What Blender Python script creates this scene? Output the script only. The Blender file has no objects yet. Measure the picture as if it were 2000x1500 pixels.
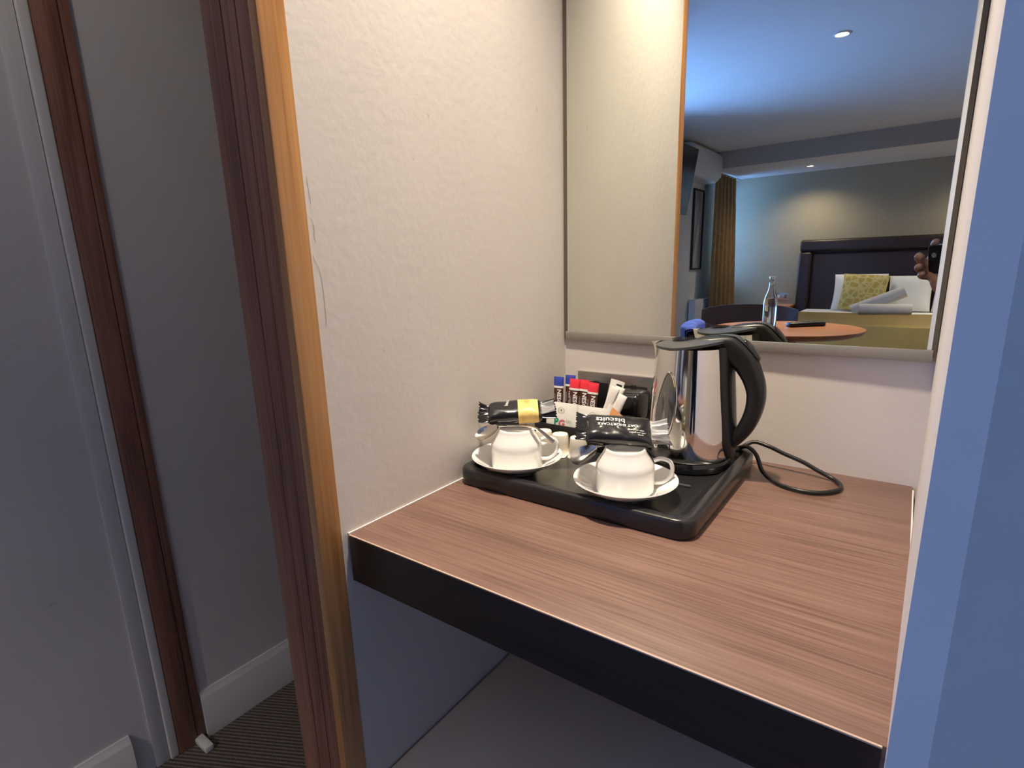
import bpy, bmesh, math, random
from mathutils import Vector, Matrix, noise as mnoise

# ------------------------------------------------------------------ scene, camera, light
scene = bpy.context.scene
COL = scene.collection
PI = math.pi
Z0 = 0.80                     # height of the desk top above the floor
W = 0.541                     # alcove width at the back
CAM = Vector((0.51148, -0.86385, 0.30022 + Z0))
YAW, PITCH, ROLL, FPX, PX, PY = 0.630723, -0.233441, -0.027980, 1076.21, 1000.1, 778.23
MIR_YAW = -0.01246

scene.view_settings.view_transform = 'Standard'
scene.view_settings.look = 'None'
scene.view_settings.gamma = 1.0
scene.view_settings.use_curve_mapping = False
scene.view_settings.exposure = 0.0

cyw, syw, cp, sp = math.cos(YAW), math.sin(YAW), math.cos(PITCH), math.sin(PITCH)
c_f = Vector((-syw * cp, cyw * cp, sp))
c_r0 = Vector((cyw, syw, 0))
c_u0 = c_r0.cross(c_f)
c_r = math.cos(ROLL) * c_r0 + math.sin(ROLL) * c_u0
c_u = -math.sin(ROLL) * c_r0 + math.cos(ROLL) * c_u0
cam_data = bpy.data.cameras.new('camera')
cam_data.sensor_fit = 'HORIZONTAL'
cam_data.sensor_width = 36.0
cam_data.lens = FPX / 2000 * 36.0
cam_data.shift_x = (1000 - PX) / 2000
cam_data.shift_y = (PY - 750) / 2000
cam_data.clip_start = 0.003
cam_data.clip_end = 60
cam = bpy.data.objects.new('camera', cam_data)
COL.objects.link(cam)
cam.matrix_world = Matrix(((c_r.x, c_u.x, -c_f.x, CAM.x), (c_r.y, c_u.y, -c_f.y, CAM.y),
                           (c_r.z, c_u.z, -c_f.z, CAM.z), (0, 0, 0, 1)))
scene.camera = cam

world = bpy.data.worlds.new('sky')
scene.world = world
world.use_nodes = True
world.node_tree.nodes['Background'].inputs[0].default_value = (0.30, 0.50, 1.0, 1)
world.node_tree.nodes['Background'].inputs[1].default_value = 1.0

try:
    cy = scene.cycles
    cy.use_denoising = True
    cy.max_bounces = 14
    cy.diffuse_bounces = 6
    cy.glossy_bounces = 8
    cy.transmission_bounces = 10
    cy.sample_clamp_indirect = 4.0
    cy.blur_glossy = 0.6
except Exception:
    pass

WARM = (1.0, 0.86, 0.68)
DAY = (0.17, 0.40, 1.0)
P_ALCOVE, P_ROOM, P_SOFFIT, P_PASSAGE_FILL = 116.0, 135.0, 38.0, 8.0
P_WIN_FAR, P_WIN_NEAR = 75.0, 290.0


def area_light(name, loc, target, sx, sy, power, col):
    d = bpy.data.lights.new(name, 'AREA')
    d.shape = 'RECTANGLE'; d.size = sx; d.size_y = sy; d.energy = power; d.color = col
    o = bpy.data.objects.new(name, d)
    o.location = loc
    o.rotation_euler = (Vector(target) - Vector(loc)).to_track_quat('-Z', 'Y').to_euler()
    COL.objects.link(o)
    return o


# daylight arriving at the two windows of the left room wall (outside the panes)
area_light('daylight_near', (-2.05, -3.25, 1.25), (0.55, -0.5, 0.85), 1.3, 1.0, P_WIN_NEAR, DAY)
area_light('daylight_far', (-1.95, -6.33, 1.45), (-0.8, -6.5, 1.4), 0.4, 1.2, P_WIN_FAR, DAY)

# ------------------------------------------------------------------ materials
MATS = {}


def nt(m):
    m.use_nodes = True
    t = m.node_tree
    return t, t.nodes, t.links, t.nodes['Principled BSDF']


def mat(name, col, rough=0.5, metal=0.0, var=0.0, vscale=8.0, bump=0.0, bscale=120.0, coat=0.0,
        trans=0.0, spec=0.5, emit=None, estr=0.0, alpha=1.0, ior=1.45, stretch=(1, 1, 1)):
    if name in MATS:
        return MATS[name]
    m = bpy.data.materials.new(name)
    t, N, L, b = nt(m)
    b.inputs['Base Color'].default_value = (*col, 1)
    b.inputs['Roughness'].default_value = rough
    b.inputs['Metallic'].default_value = metal
    b.inputs['IOR'].default_value = ior
    b.inputs['Specular IOR Level'].default_value = spec
    b.inputs['Coat Weight'].default_value = coat
    b.inputs['Transmission Weight'].default_value = trans
    b.inputs['Alpha'].default_value = alpha
    if emit:
        b.inputs['Emission Color'].default_value = (*emit, 1)
        b.inputs['Emission Strength'].default_value = estr
    tc = N.new('ShaderNodeTexCoord')
    mp = N.new('ShaderNodeMapping')
    mp.inputs['Scale'].default_value = stretch
    L.new(tc.outputs['Object'], mp.inputs['Vector'])
    if var > 0:
        n = N.new('ShaderNodeTexNoise')
        n.inputs['Scale'].default_value = vscale
        n.inputs['Detail'].default_value = 5
        L.new(mp.outputs['Vector'], n.inputs['Vector'])
        r = N.new('ShaderNodeValToRGB')
        r.color_ramp.elements[0].position = 0.3
        r.color_ramp.elements[1].position = 0.7
        r.color_ramp.elements[0].color = (*[max(0, c * (1 - var)) for c in col], 1)
        r.color_ramp.elements[1].color = (*[min(1, c * (1 + var)) for c in col], 1)
        L.new(n.outputs['Fac'], r.inputs['Fac'])
        L.new(r.outputs['Color'], b.inputs['Base Color'])
    if bump > 0:
        n2 = N.new('ShaderNodeTexNoise')
        n2.inputs['Scale'].default_value = bscale
        n2.inputs['Detail'].default_value = 4
        L.new(mp.outputs['Vector'], n2.inputs['Vector'])
        bp = N.new('ShaderNodeBump')
        bp.inputs['Strength'].default_value = bump
        bp.inputs['Distance'].default_value = 0.002
        L.new(n2.outputs['Fac'], bp.inputs['Height'])
        L.new(bp.outputs['Normal'], b.inputs['Normal'])
    MATS[name] = m
    return m


def wood(name, dark, mid, light, axis='x', scale=1.0, rough=0.4, coat=0.0, bump=0.15, fig=1.0, fine=0.45):
    """procedural timber, grain running along the given axis"""
    if name in MATS:
        return MATS[name]
    m = bpy.data.materials.new(name)
    t, N, L, b = nt(m)
    tc = N.new('ShaderNodeTexCoord')
    mp = N.new('ShaderNodeMapping')
    s = {'x': (1.6, 26, 26), 'y': (26, 1.6, 26), 'z': (26, 26, 1.6)}[axis]
    mp.inputs['Scale'].default_value = [v * scale for v in s]
    L.new(tc.outputs['Object'], mp.inputs['Vector'])
    n1 = N.new('ShaderNodeTexNoise')
    n1.inputs['Scale'].default_value = 1.0
    n1.inputs['Detail'].default_value = 6
    n1.inputs['Distortion'].default_value = 0.6 * fig
    L.new(mp.outputs['Vector'], n1.inputs['Vector'])
    mp2 = N.new('ShaderNodeMapping')
    s2 = {'x': (5, 260, 260), 'y': (260, 5, 260), 'z': (260, 260, 5)}[axis]
    mp2.inputs['Scale'].default_value = [v * scale for v in s2]
    L.new(tc.outputs['Object'], mp2.inputs['Vector'])
    n2 = N.new('ShaderNodeTexNoise')
    n2.inputs['Scale'].default_value = 1.0
    n2.inputs['Detail'].default_value = 3
    L.new(mp2.outputs['Vector'], n2.inputs['Vector'])
    mx = N.new('ShaderNodeMath'); mx.operation = 'MULTIPLY_ADD'
    mx.inputs[1].default_value = fine
    L.new(n2.outputs['Fac'], mx.inputs[0])
    mh = N.new('ShaderNodeMath'); mh.operation = 'MULTIPLY'
    mh.inputs[1].default_value = 1.05 - fine
    L.new(n1.outputs['Fac'], mh.inputs[0])
    L.new(mh.outputs[0], mx.inputs[2])
    r = N.new('ShaderNodeValToRGB')
    e = r.color_ramp.elements
    e[0].position = 0.36; e[0].color = (*dark, 1)
    e[1].position = 0.70; e[1].color = (*light, 1)
    k = e.new(0.52); k.color = (*mid, 1)
    L.new(mx.outputs[0], r.inputs['Fac'])
    L.new(r.outputs['Color'], b.inputs['Base Color'])
    b.inputs['Roughness'].default_value = rough
    b.inputs['Coat Weight'].default_value = coat
    b.inputs['Coat Roughness'].default_value = 0.3
    bp = N.new('ShaderNodeBump')
    bp.inputs['Strength'].default_value = bump
    bp.inputs['Distance'].default_value = 0.001
    L.new(n2.outputs['Fac'], bp.inputs['Height'])
    L.new(bp.outputs['Normal'], b.inputs['Normal'])
    MATS[name] = m
    return m


def plaster(name, col):
    """painted plaster: soft trowel undulation, a few scuffs and specks"""
    if name in MATS:
        return MATS[name]
    m = bpy.data.materials.new(name)
    t, N, L, b = nt(m)
    tc = N.new('ShaderNodeTexCoord')
    n1 = N.new('ShaderNodeTexNoise'); n1.inputs['Scale'].default_value = 5; n1.inputs['Detail'].default_value = 4
    n2 = N.new('ShaderNodeTexNoise'); n2.inputs['Scale'].default_value = 90; n2.inputs['Detail'].default_value = 3
    n3 = N.new('ShaderNodeTexNoise'); n3.inputs['Scale'].default_value = 34; n3.inputs['Detail'].default_value = 2
    n3.inputs['Distortion'].default_value = 2.5
    for n in (n1, n2, n3):
        L.new(tc.outputs['Object'], n.inputs['Vector'])
    r = N.new('ShaderNodeValToRGB')
    r.color_ramp.elements[0].position = 0.25
    r.color_ramp.elements[1].position = 0.75
    r.color_ramp.elements[0].color = (*[c * 0.95 for c in col], 1)
    r.color_ramp.elements[1].color = (*[min(1, c * 1.03) for c in col], 1)
    L.new(n1.outputs['Fac'], r.inputs['Fac'])
    sc = N.new('ShaderNodeValToRGB')
    sc.color_ramp.elements[0].position = 0.755
    sc.color_ramp.elements[1].position = 0.775
    sc.color_ramp.elements[0].color = (0, 0, 0, 1)
    sc.color_ramp.elements[1].color = (0.35, 0.35, 0.35, 1)
    L.new(n3.outputs['Fac'], sc.inputs['Fac'])
    mix = N.new('ShaderNodeMixRGB')
    mix.inputs[2].default_value = (col[0] * 0.45, col[1] * 0.43, col[2] * 0.42, 1)
    L.new(sc.outputs['Color'], mix.inputs[0])
    L.new(r.outputs['Color'], mix.inputs[1])
    L.new(mix.outputs[0], b.inputs['Base Color'])
    b.inputs['Roughness'].default_value = 0.6
    b.inputs['Specular IOR Level'].default_value = 0.35
    add = N.new('ShaderNodeMath'); add.operation = 'MULTIPLY_ADD'
    add.inputs[1].default_value = 0.8
    L.new(n1.outputs['Fac'], add.inputs[0]); L.new(n2.outputs['Fac'], add.inputs[2])
    bp = N.new('ShaderNodeBump'); bp.inputs['Strength'].default_value = 0.16
    bp.inputs['Distance'].default_value = 0.002
    L.new(add.outputs[0], bp.inputs['Height'])
    L.new(bp.outputs['Normal'], b.inputs['Normal'])
    MATS[name] = m
    return m


CREAM = plaster('cream wall paint', (0.70, 0.652, 0.61))
WHITE_P = plaster('white wall paint', (0.66, 0.64, 0.62))
CEIL = mat('ceiling paint', (0.66, 0.65, 0.64), 0.75, var=0.02, bump=0.1, bscale=60)
TAUPE = mat('taupe far wall paint', (0.35, 0.30, 0.205), 0.65, var=0.05, vscale=60, bump=0.25, bscale=220)
SKIRT = mat('white satin woodwork paint', (0.66, 0.655, 0.63), 0.35, var=0.02, vscale=20)
PIER = mat('white pier paint', (0.66, 0.66, 0.66), 0.6, var=0.03, vscale=14, bump=0.12, bscale=60)
OAK = wood('orange stained timber', (0.24, 0.10, 0.03), (0.43, 0.20, 0.062), (0.52, 0.265, 0.095), 'z', 1.0, 0.35, 0.25)
OAK_DK = wood('red brown shaded timber', (0.12, 0.048, 0.028), (0.24, 0.105, 0.062), (0.33, 0.155, 0.095), 'z', 1.2, 0.6, 0.0)  # OAK's stain with shade painted in on post and trim; furniture's own brown
DESKW = wood('brown desk laminate', (0.105, 0.055, 0.041), (0.172, 0.095, 0.072), (0.235, 0.140, 0.110), 'x', 1.5, 0.33, 0.0, 0.1, 2.2, 0.62)
DESKE = wood('dark desk edging', (0.010, 0.006, 0.006), (0.018, 0.011, 0.010), (0.03, 0.017, 0.014), 'x', 1.0, 0.4)
TABLEW = wood('orange table veneer', (0.44, 0.125, 0.03), (0.62, 0.20, 0.05), (0.70, 0.27, 0.08), 'x', 0.5, 0.3, 0.3)
MIRROR = mat('mirror silvering', (0.82, 0.84, 0.76), 0.0, 1.0)
STEEL = mat('brushed steel', (0.40, 0.38, 0.35), 0.34, 1.0, var=0.12, vscale=6, stretch=(1, 1, 30))
ALU = mat('satin aluminium channel', (0.33, 0.31, 0.28), 0.5, 0.5)
CHROME = mat('polished stainless steel', (0.80, 0.78, 0.75), 0.07, 1.0, var=0.06, vscale=12, bump=0.02, bscale=30)
BLACKP = mat('black plastic', (0.012, 0.012, 0.013), 0.35, bump=0.05, bscale=400)
BLACKS = mat('satin black plastic', (0.016, 0.016, 0.018), 0.28, coat=0.2)
BLACKG = mat('gloss black plastic', (0.010, 0.010, 0.011), 0.12, coat=0.5)
GREYL = mat('dark grey lid plastic', (0.055, 0.058, 0.062), 0.32)
CHINA = mat('white glazed china', (0.84, 0.83, 0.80), 0.10, coat=0.7)
MILK = mat('cream milk pot plastic', (0.84, 0.78, 0.66), 0.35)
FOIL = mat('white foil lid', (0.85, 0.84, 0.80), 0.3, 0.1)
PAPERW = mat('white sachet paper', (0.86, 0.85, 0.80), 0.5, var=0.03, vscale=40)
GREEN = mat('green print', (0.0, 0.27, 0.16), 0.5)
RED = mat('red print', (0.72, 0.03, 0.05), 0.45)
PINKR = mat('pink red print', (0.62, 0.12, 0.16), 0.5)
BLUE = mat('navy print', (0.03, 0.05, 0.32), 0.45)
BROWNS = mat('coffee brown print', (0.07, 0.022, 0.016), 0.4)
GREYS = mat('grey print', (0.42, 0.40, 0.38), 0.5)
WPRINT = mat('white print', (0.85, 0.84, 0.82), 0.5)
GPRINT = mat('grey text print', (0.30, 0.30, 0.31), 0.5)
KRAFT = mat('brown sugar paper', (0.66, 0.31, 0.13), 0.55)
WRAP = mat('black wrapper film', (0.012, 0.012, 0.014), 0.22, coat=0.3, bump=0.25, bscale=55)
GOLD = mat('golden biscuit print', (0.85, 0.52, 0.16), 0.4, var=0.35, vscale=70)
CLEAR = mat('clear cellophane', (0.75, 0.74, 0.74), 0.12, 0.15, trans=0.6, bump=0.4, bscale=120)
GLASS = mat('clear glass', (1, 1, 1), 0.0, trans=1.0, ior=1.45)
PANE = mat('window glass', (1, 1, 1), 0.0, trans=1.0, ior=1.02)
WATERG = mat('dark gauge glass', (0.22, 0.22, 0.22), 0.12, 0.8)
SPOON = mat('stainless spoon', (0.70, 0.66, 0.60), 0.16, 1.0)
LEATHER = mat('dark brown leather', (0.030, 0.018, 0.017), 0.38, bump=0.15, bscale=300)
LINEN = mat('white linen', (0.80, 0.80, 0.80), 0.85, bump=0.15, bscale=60)
TOWEL = mat('white towelling', (0.60, 0.58, 0.56), 0.95, bump=0.7, bscale=400)
OLIVE = mat('olive satin throw', (0.23, 0.155, 0.04), 0.5, var=0.12, vscale=3)
CURT = mat('brown gold curtain', (0.20, 0.115, 0.04), 0.7, var=0.2, vscale=20)
CARPET_ = None
SHADEW = mat('white casing plastic', (0.62, 0.62, 0.62), 0.4)
TVB = mat('black tv casing', (0.006, 0.006, 0.007), 0.25)
BLUEF = mat('royal blue fleece', (0.13, 0.19, 0.66), 0.95, var=0.25, vscale=60, bump=0.8, bscale=240)
SKIN = mat('skin', (0.40, 0.215, 0.165), 0.5, var=0.1, vscale=30)
CLOTH = mat('black jersey', (0.010, 0.010, 0.012), 0.9)
DENIM = mat('dark denim', (0.02, 0.028, 0.05), 0.9)
HAIR = mat('dark hair', (0.02, 0.014, 0.01), 0.6)
CRACK = mat('crack shadow line', (0.22, 0.18, 0.14), 0.9)
LAMPG = mat('lit lamp lens', (1, 1, 1), 0.5, emit=(1.0, 0.86, 0.66), estr=14)


def cushion_mat():
    m = bpy.data.materials.new('mustard patterned fabric')
    t, N, L, b = nt(m)
    tc = N.new('ShaderNodeTexCoord')
    v = N.new('ShaderNodeTexVoronoi'); v.inputs['Scale'].default_value = 17
    v.feature = 'DISTANCE_TO_EDGE'
    L.new(tc.outputs['Object'], v.inputs['Vector'])
    r = N.new('ShaderNodeValToRGB')
    r.color_ramp.elements[0].position = 0.05; r.color_ramp.elements[0].color = (0.60, 0.50, 0.20, 1)
    r.color_ramp.elements[1].position = 0.16; r.color_ramp.elements[1].color = (0.44, 0.33, 0.075, 1)
    L.new(v.outputs['Distance'], r.inputs['Fac'])
    L.new(r.outputs['Color'], b.inputs['Base Color'])
    b.inputs['Roughness'].default_value = 0.7
    return m


def carpet_mat():
    m = bpy.data.materials.new('ribbed brown carpet')
    t, N, L, b = nt(m)
    tc = N.new('ShaderNodeTexCoord')
    w = N.new('ShaderNodeTexWave'); w.inputs['Scale'].default_value = 34
    w.bands_direction = 'X'; w.inputs['Distortion'].default_value = 1.2
    w.inputs['Detail Scale'].default_value = 6
    mp = N.new('ShaderNodeMapping'); mp.inputs['Rotation'].default_value = (0, 0, math.radians(62))
    L.new(tc.outputs['Object'], mp.inputs['Vector'])
    L.new(mp.outputs['Vector'], w.inputs['Vector'])
    n = N.new('ShaderNodeTexNoise'); n.inputs['Scale'].default_value = 300
    L.new(tc.outputs['Object'], n.inputs['Vector'])
    mul = N.new('ShaderNodeMath'); mul.operation = 'MULTIPLY'
    L.new(w.outputs['Fac'], mul.inputs[0]); L.new(n.outputs['Fac'], mul.inputs[1])
    r = N.new('ShaderNodeValToRGB')
    r.color_ramp.elements[0].position = 0.05; r.color_ramp.elements[0].color = (0.055, 0.045, 0.04, 1)
    r.color_ramp.elements[1].position = 0.6; r.color_ramp.elements[1].color = (0.20, 0.165, 0.145, 1)
    L.new(mul.outputs[0], r.inputs['Fac'])
    L.new(r.outputs['Color'], b.inputs['Base Color'])
    b.inputs['Roughness'].default_value = 1.0
    bp = N.new('ShaderNodeBump'); bp.inputs['Strength'].default_value = 0.6; bp.inputs['Distance'].default_value = 0.004
    L.new(mul.outputs[0], bp.inputs['Height']); L.new(bp.outputs['Normal'], b.inputs['Normal'])
    return m


CUSH = cushion_mat()
CARPET = carpet_mat()


# ------------------------------------------------------------------ mesh helpers
class MB:
    def __init__(s):
        s.v = []; s.f = []

    def add(s, verts, faces):
        o = len(s.v)
        s.v += [tuple(p) for p in verts]
        s.f += [tuple(i + o for i in f) for f in faces]
        return s

    def box(s, x0, x1, y0, y1, z0, z1):
        return s.add([(x0, y0, z0), (x1, y0, z0), (x1, y1, z0), (x0, y1, z0), (x0, y0, z1), (x1, y0, z1), (x1, y1, z1), (x0, y1, z1)],
                     [(3, 2, 1, 0), (4, 5, 6, 7), (0, 1, 5, 4), (1, 2, 6, 5), (2, 3, 7, 6), (3, 0, 4, 7)])

    def prism(s, poly, z0, z1):
        """poly counter-clockwise in xy"""
        n = len(poly)
        v = [(x, y, z0) for x, y in poly] + [(x, y, z1) for x, y in poly]
        f = [tuple(reversed(range(n))), tuple(range(n, 2 * n))]
        f += [(i, (i + 1) % n, n + (i + 1) % n, n + i) for i in range(n)]
        return s.add(v, f)

    def lathe(s, prof, n=48, cx=0, cy=0, a0=0):
        v = []; f = []
        m = len(prof)
        for i in range(n):
            a = a0 + 2 * PI * i / n
            for r, z in prof:
                v.append((cx + r * math.cos(a), cy + r * math.sin(a), z))
        for i in range(n):
            j = (i + 1) % n
            for k in range(m - 1):
                if prof[k][0] < 1e-7 and prof[k + 1][0] < 1e-7:
                    continue
                f.append((i * m + k, j * m + k, j * m + k + 1, i * m + k + 1))
        return s.add(v, f)

    def tube(s, pts, rad, n=10, cap=True, flat=1.0):
        pts = [Vector(p) for p in pts]
        if not isinstance(rad, (list, tuple)):
            rad = [rad] * len(pts)
        v = []; f = []
        up = None
        for i, p in enumerate(pts):
            t = (pts[min(i + 1, len(pts) - 1)] - pts[max(i - 1, 0)]).normalized()
            if up is None:
                up = Vector((0, 0, 1)) if abs(t.z) < 0.9 else Vector((1, 0, 0))
            a = t.cross(up)
            a = a.normalized() if a.length > 1e-6 else t.orthogonal().normalized()
            b = a.cross(t).normalized()
            up = b
            for k in range(n):
                q = 2 * PI * k / n
                v.append(p + a * (rad[i] * math.cos(q)) + b * (rad[i] * flat * math.sin(q)))
        for i in range(len(pts) - 1):
            for k in range(n):
                f.append((i * n + k, i * n + (k + 1) % n, (i + 1) * n + (k + 1) % n, (i + 1) * n + k))
        if cap:
            f.append(tuple(reversed(range(n))))
            f.append(tuple(range((len(pts) - 1) * n, len(pts) * n)))
        return s.add(v, f)

    def grid(s, fn, nu, nv, cu=False, cv=False):
        v = []; f = []
        for i in range(nu):
            for j in range(nv):
                v.append(fn(i / (nu if cu else nu - 1), j / (nv if cv else nv - 1)))
        for i in range(nu if cu else nu - 1):
            for j in range(nv if cv else nv - 1):
                a = i * nv + j; b = ((i + 1) % nu) * nv + j
                c = ((i + 1) % nu) * nv + (j + 1) % nv; d = i * nv + (j + 1) % nv
                f.append((a, b, c, d))
        return s.add(v, f)

    def xf(s, M):
        s.v = [tuple(M @ Vector(p)) for p in s.v]
        return s

    def build(s, name, m, parent=None, smooth=False, bevel=0.0, seg=2, angle=35):
        me = bpy.data.meshes.new(name)
        me.from_pydata(s.v, [], s.f)
        me.validate()
        bm = bmesh.new(); bm.from_mesh(me)
        bmesh.ops.remove_doubles(bm, verts=bm.verts, dist=1e-6)
        bmesh.ops.recalc_face_normals(bm, faces=bm.faces)
        if bevel > 0:
            es = [e for e in bm.edges if len(e.link_faces) == 2 and e.calc_face_angle(0) > math.radians(30)]
            bmesh.ops.bevel(bm, geom=es, offset=bevel, segments=seg, profile=0.5, affect='EDGES')
        if smooth or bevel > 0:
            for f in bm.faces:
                f.smooth = True
            for e in bm.edges:
                if len(e.link_faces) == 2 and e.calc_face_angle(0) > math.radians(angle):
                    e.smooth = False
        bm.to_mesh(me); bm.free()
        me.materials.append(m)
        o = bpy.data.objects.new(name, me)
        COL.objects.link(o)
        if parent:
            o.parent = parent
        return o


def tag(o, label, cat, group=None):
    o['label'] = label; o['category'] = cat
    if group:
        o['group'] = group
    return o


def thing(name, label, cat, loc=(0, 0, 0), rz=0.0, group=None):
    o = bpy.data.objects.new(name, None)
    o.empty_display_size = 0.05
    COL.objects.link(o)
    o.location = loc; o.rotation_euler = (0, 0, rz)
    return tag(o, label, cat, group)


def struct(o):
    o['kind'] = 'structure'
    return o


def copy_tree(o, parent=None):
    c = o.copy(); COL.objects.link(c)
    if parent:
        c.parent = parent
    for ch in list(o.children):
        copy_tree(ch, c)
    return c


def cat_rom(pts, k=6):
    pts = [Vector(p) for p in pts]
    P = [pts[0] * 2 - pts[1]] + pts + [pts[-1] * 2 - pts[-2]]
    out = []
    for i in range(1, len(P) - 2):
        for j in range(k):
            t = j / k
            a, b, c, d = P[i - 1], P[i], P[i + 1], P[i + 2]
            out.append(0.5 * ((2 * b) + (c - a) * t + (2 * a - 5 * b + 4 * c - d) * t * t + (3 * b - a - 3 * c + d) * t ** 3))
    out.append(pts[-1])
    return out


def interp(xs, ys, x):
    if x <= xs[0]:
        return ys[0]
    for i in range(len(xs) - 1):
        if x <= xs[i + 1]:
            t = (x - xs[i]) / (xs[i + 1] - xs[i])
            return ys[i] * (1 - t) + ys[i + 1] * t
    return ys[-1]


def text_geo(body, size, bold=0.0):
    """flat lettering as triangles in the xy plane, centred on the origin"""
    c = bpy.data.curves.new('lettering', 'FONT')
    c.body = body; c.size = size; c.align_x = 'CENTER'; c.align_y = 'CENTER'
    c.offset = bold; c.resolution_u = 2
    o = bpy.data.objects.new('lettering', c)
    COL.objects.link(o)
    dg = bpy.context.evaluated_depsgraph_get()
    dg.update()
    me = o.evaluated_get(dg).to_mesh()
    v = [tuple(p.co) for p in me.vertices]
    f = [tuple(p.vertices) for p in me.polygons]
    o.evaluated_get(dg).to_mesh_clear()
    bpy.data.objects.remove(o); bpy.data.curves.remove(c)
    return v, f


def flat_obj(name, v, f, m, parent=None):
    me = bpy.data.meshes.new(name)
    me.from_pydata(v, [], f); me.update()
    me.materials.append(m)
    o = bpy.data.objects.new(name, me); COL.objects.link(o)
    if parent:
        o.parent = parent
    return o


def mapped_text(name, body, size, fn, m, parent, bold=0.0):
    v, f = text_geo(body, size, bold)
    return flat_obj(name, [tuple(fn(x, y)) for x, y, z in v], f, m, parent)


def rrect(x0, x1, y0, y1, r, n=6):
    pts = []
    for cx, cy, a in ((x1 - r, y0 + r, -PI / 2), (x1 - r, y1 - r, 0), (x0 + r, y1 - r, PI / 2), (x0 + r, y0 + r, PI)):
        for i in range(n + 1):
            q = a + PI / 2 * i / n
            pts.append((cx + r * math.cos(q), cy + r * math.sin(q)))
    return pts


# ------------------------------------------------------------------ room shell
YB = 0.006                    # alcove back wall
YP = -0.515                   # front edge of the right pier
WF = W - 0.0125               # right wall x at its front edge
XPASS = -0.788                # passage wall
XL = -1.684                   # window wall
YF = -6.60                    # bed wall
XR = 2.30
ZC = 1.445 + Z0               # room ceiling
ZS = 1.275 + Z0               # soffit over the bed
YS = -5.60

struct(MB().box(-2.2, XR + 0.1, YF - 0.1, 1.7, -0.05, 0.0).build('floor', CARPET))
struct(MB().box(-2.2, XR + 0.1, YF - 0.1, 1.7, ZC, ZC + 0.1).build('ceiling', CEIL))

# alcove
wl = struct(MB().box(-0.085, 0.0, -0.509, 0.1, 0, ZC).build('wall_left', CREAM))
struct(MB().box(-0.085, W + 0.4, YB, 0.1, 0, ZC).build('wall_back', CREAM))
wr = MB()
wr.prism([(WF, YP), (WF + 0.0195, YP), (WF + 0.0195 + 0.42, YP + 0.19), (WF + 0.44, 0.1), (W, 0.1), (W, 0.0)], 0, ZC)
struct(wr.build('wall_right', CREAM, bevel=0.0025, seg=3))
pier = MB().prism([(WF + 0.0, YP - 0.0012), (WF + 0.0195, YP - 0.0012), (WF + 0.44, YP + 0.189), (WF + 0.44, YP + 0.191), (WF + 0.019, YP + 0.0009), (WF + 0.0004, YP + 0.0004)], 0.0, ZC)
struct(pier.build('trim_4', PIER))
struct(MB().box(WF + 0.42, XR + 0.1, YP + 0.185, YP + 0.29, 0, ZC).build('wall_front_right', PIER))
# hairline cracks beside the post
for k, pts in enumerate([[(-0.5045, 0.355), (-0.5025, 0.352), (-0.5012, 0.345), (-0.5022, 0.338), (-0.501, 0.331)],
                         [(-0.5062, 0.318), (-0.5045, 0.312), (-0.501, 0.306), (-0.4985, 0.294), (-0.498, 0.27), (-0.4985, 0.245)],
                         [(-0.5040, 0.395), (-0.5028, 0.380), (-0.5022, 0.369)]]):
    m_ = MB(); w_ = 0.00018
    for (y0, z0), (y1, z1) in zip(pts[:-1], pts[1:]):
        m_.add([(0.0004, y0 - w_, z0 + Z0), (0.0004, y1 - w_, z1 + Z0), (0.0004, y1 + w_, z1 + Z0), (0.0004, y0 + w_, z0 + Z0)], [(0, 1, 2, 3)])
    m_.build('plaster_crack', CRACK, wl)

# boxed ledge low in the alcove
struct(MB().box(0.0, W, -0.49, YB, 0, Z0 - 0.36).build('wall_ledge', mat('grey brown ledge paint', (0.50, 0.45, 0.41), 0.6, var=0.05), bevel=0.006))

# partition end: timber post wrapping the wall end
post = struct(MB().box(-0.094, -0.0005, -0.520, -0.509, 0, ZC).build('trim_1', OAK))
MB().box(-0.012, 0.0015, -0.538, -0.5085, 0, ZC).build('side_lipping', OAK, post, bevel=0.001)
for a, b in ((-0.095, -0.059), (-0.0575, -0.034), (-0.0325, -0.0125)):
    MB().box(a, b, -0.5378, -0.519, 0, ZC).build('front_board', OAK_DK, post, bevel=0.0008)

# passage
struct(MB().box(XPASS - 0.1, XPASS, -2.10, 1.6, 0, ZC).build('wall_passage', WHITE_P))  # near stretch lengthened, out of view, to block window light from the post
struct(MB().box(XPASS - 0.1, 0.1, 1.5, 1.6, 0, ZC).build('wall_passage_end', WHITE_P))
struct(MB().box(-0.085, 0.1, 0.1, 1.5, 0, ZC).build('wall_passage_right', WHITE_P))


def skirt(name, x, y0, y1):
    """moulded skirting on a wall facing +x"""
    prof = [(0, 0), (0.016, 0), (0.016, 0.094), (0.0135, 0.098), (0.0135, 0.103), (0.011, 0.108), (0.006, 0.115), (0.004, 0.121), (0, 0.121)]
    n = len(prof)
    v = [(x + a, y0, z) for a, z in prof] + [(x + a, y1, z) for a, z in prof]
    f = [tuple(range(n)), tuple(reversed(range(n, 2 * n)))] + [(i, n + i, n + (i + 1) % n, (i + 1) % n) for i in range(n)]
    return struct(MB().add(v, f).build(name, SKIRT, smooth=True, angle=40))


skirt('baseboard_passage', XPASS, -0.405, 1.5)
skirt('baseboard_passage_near', XPASS, -2.10, -0.555)
struct(MB().box(XPASS - 0.002, XPASS + 0.062, -0.434, -0.414, 0, 0.016).build('trim_3', SKIRT, bevel=0.003))
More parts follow.
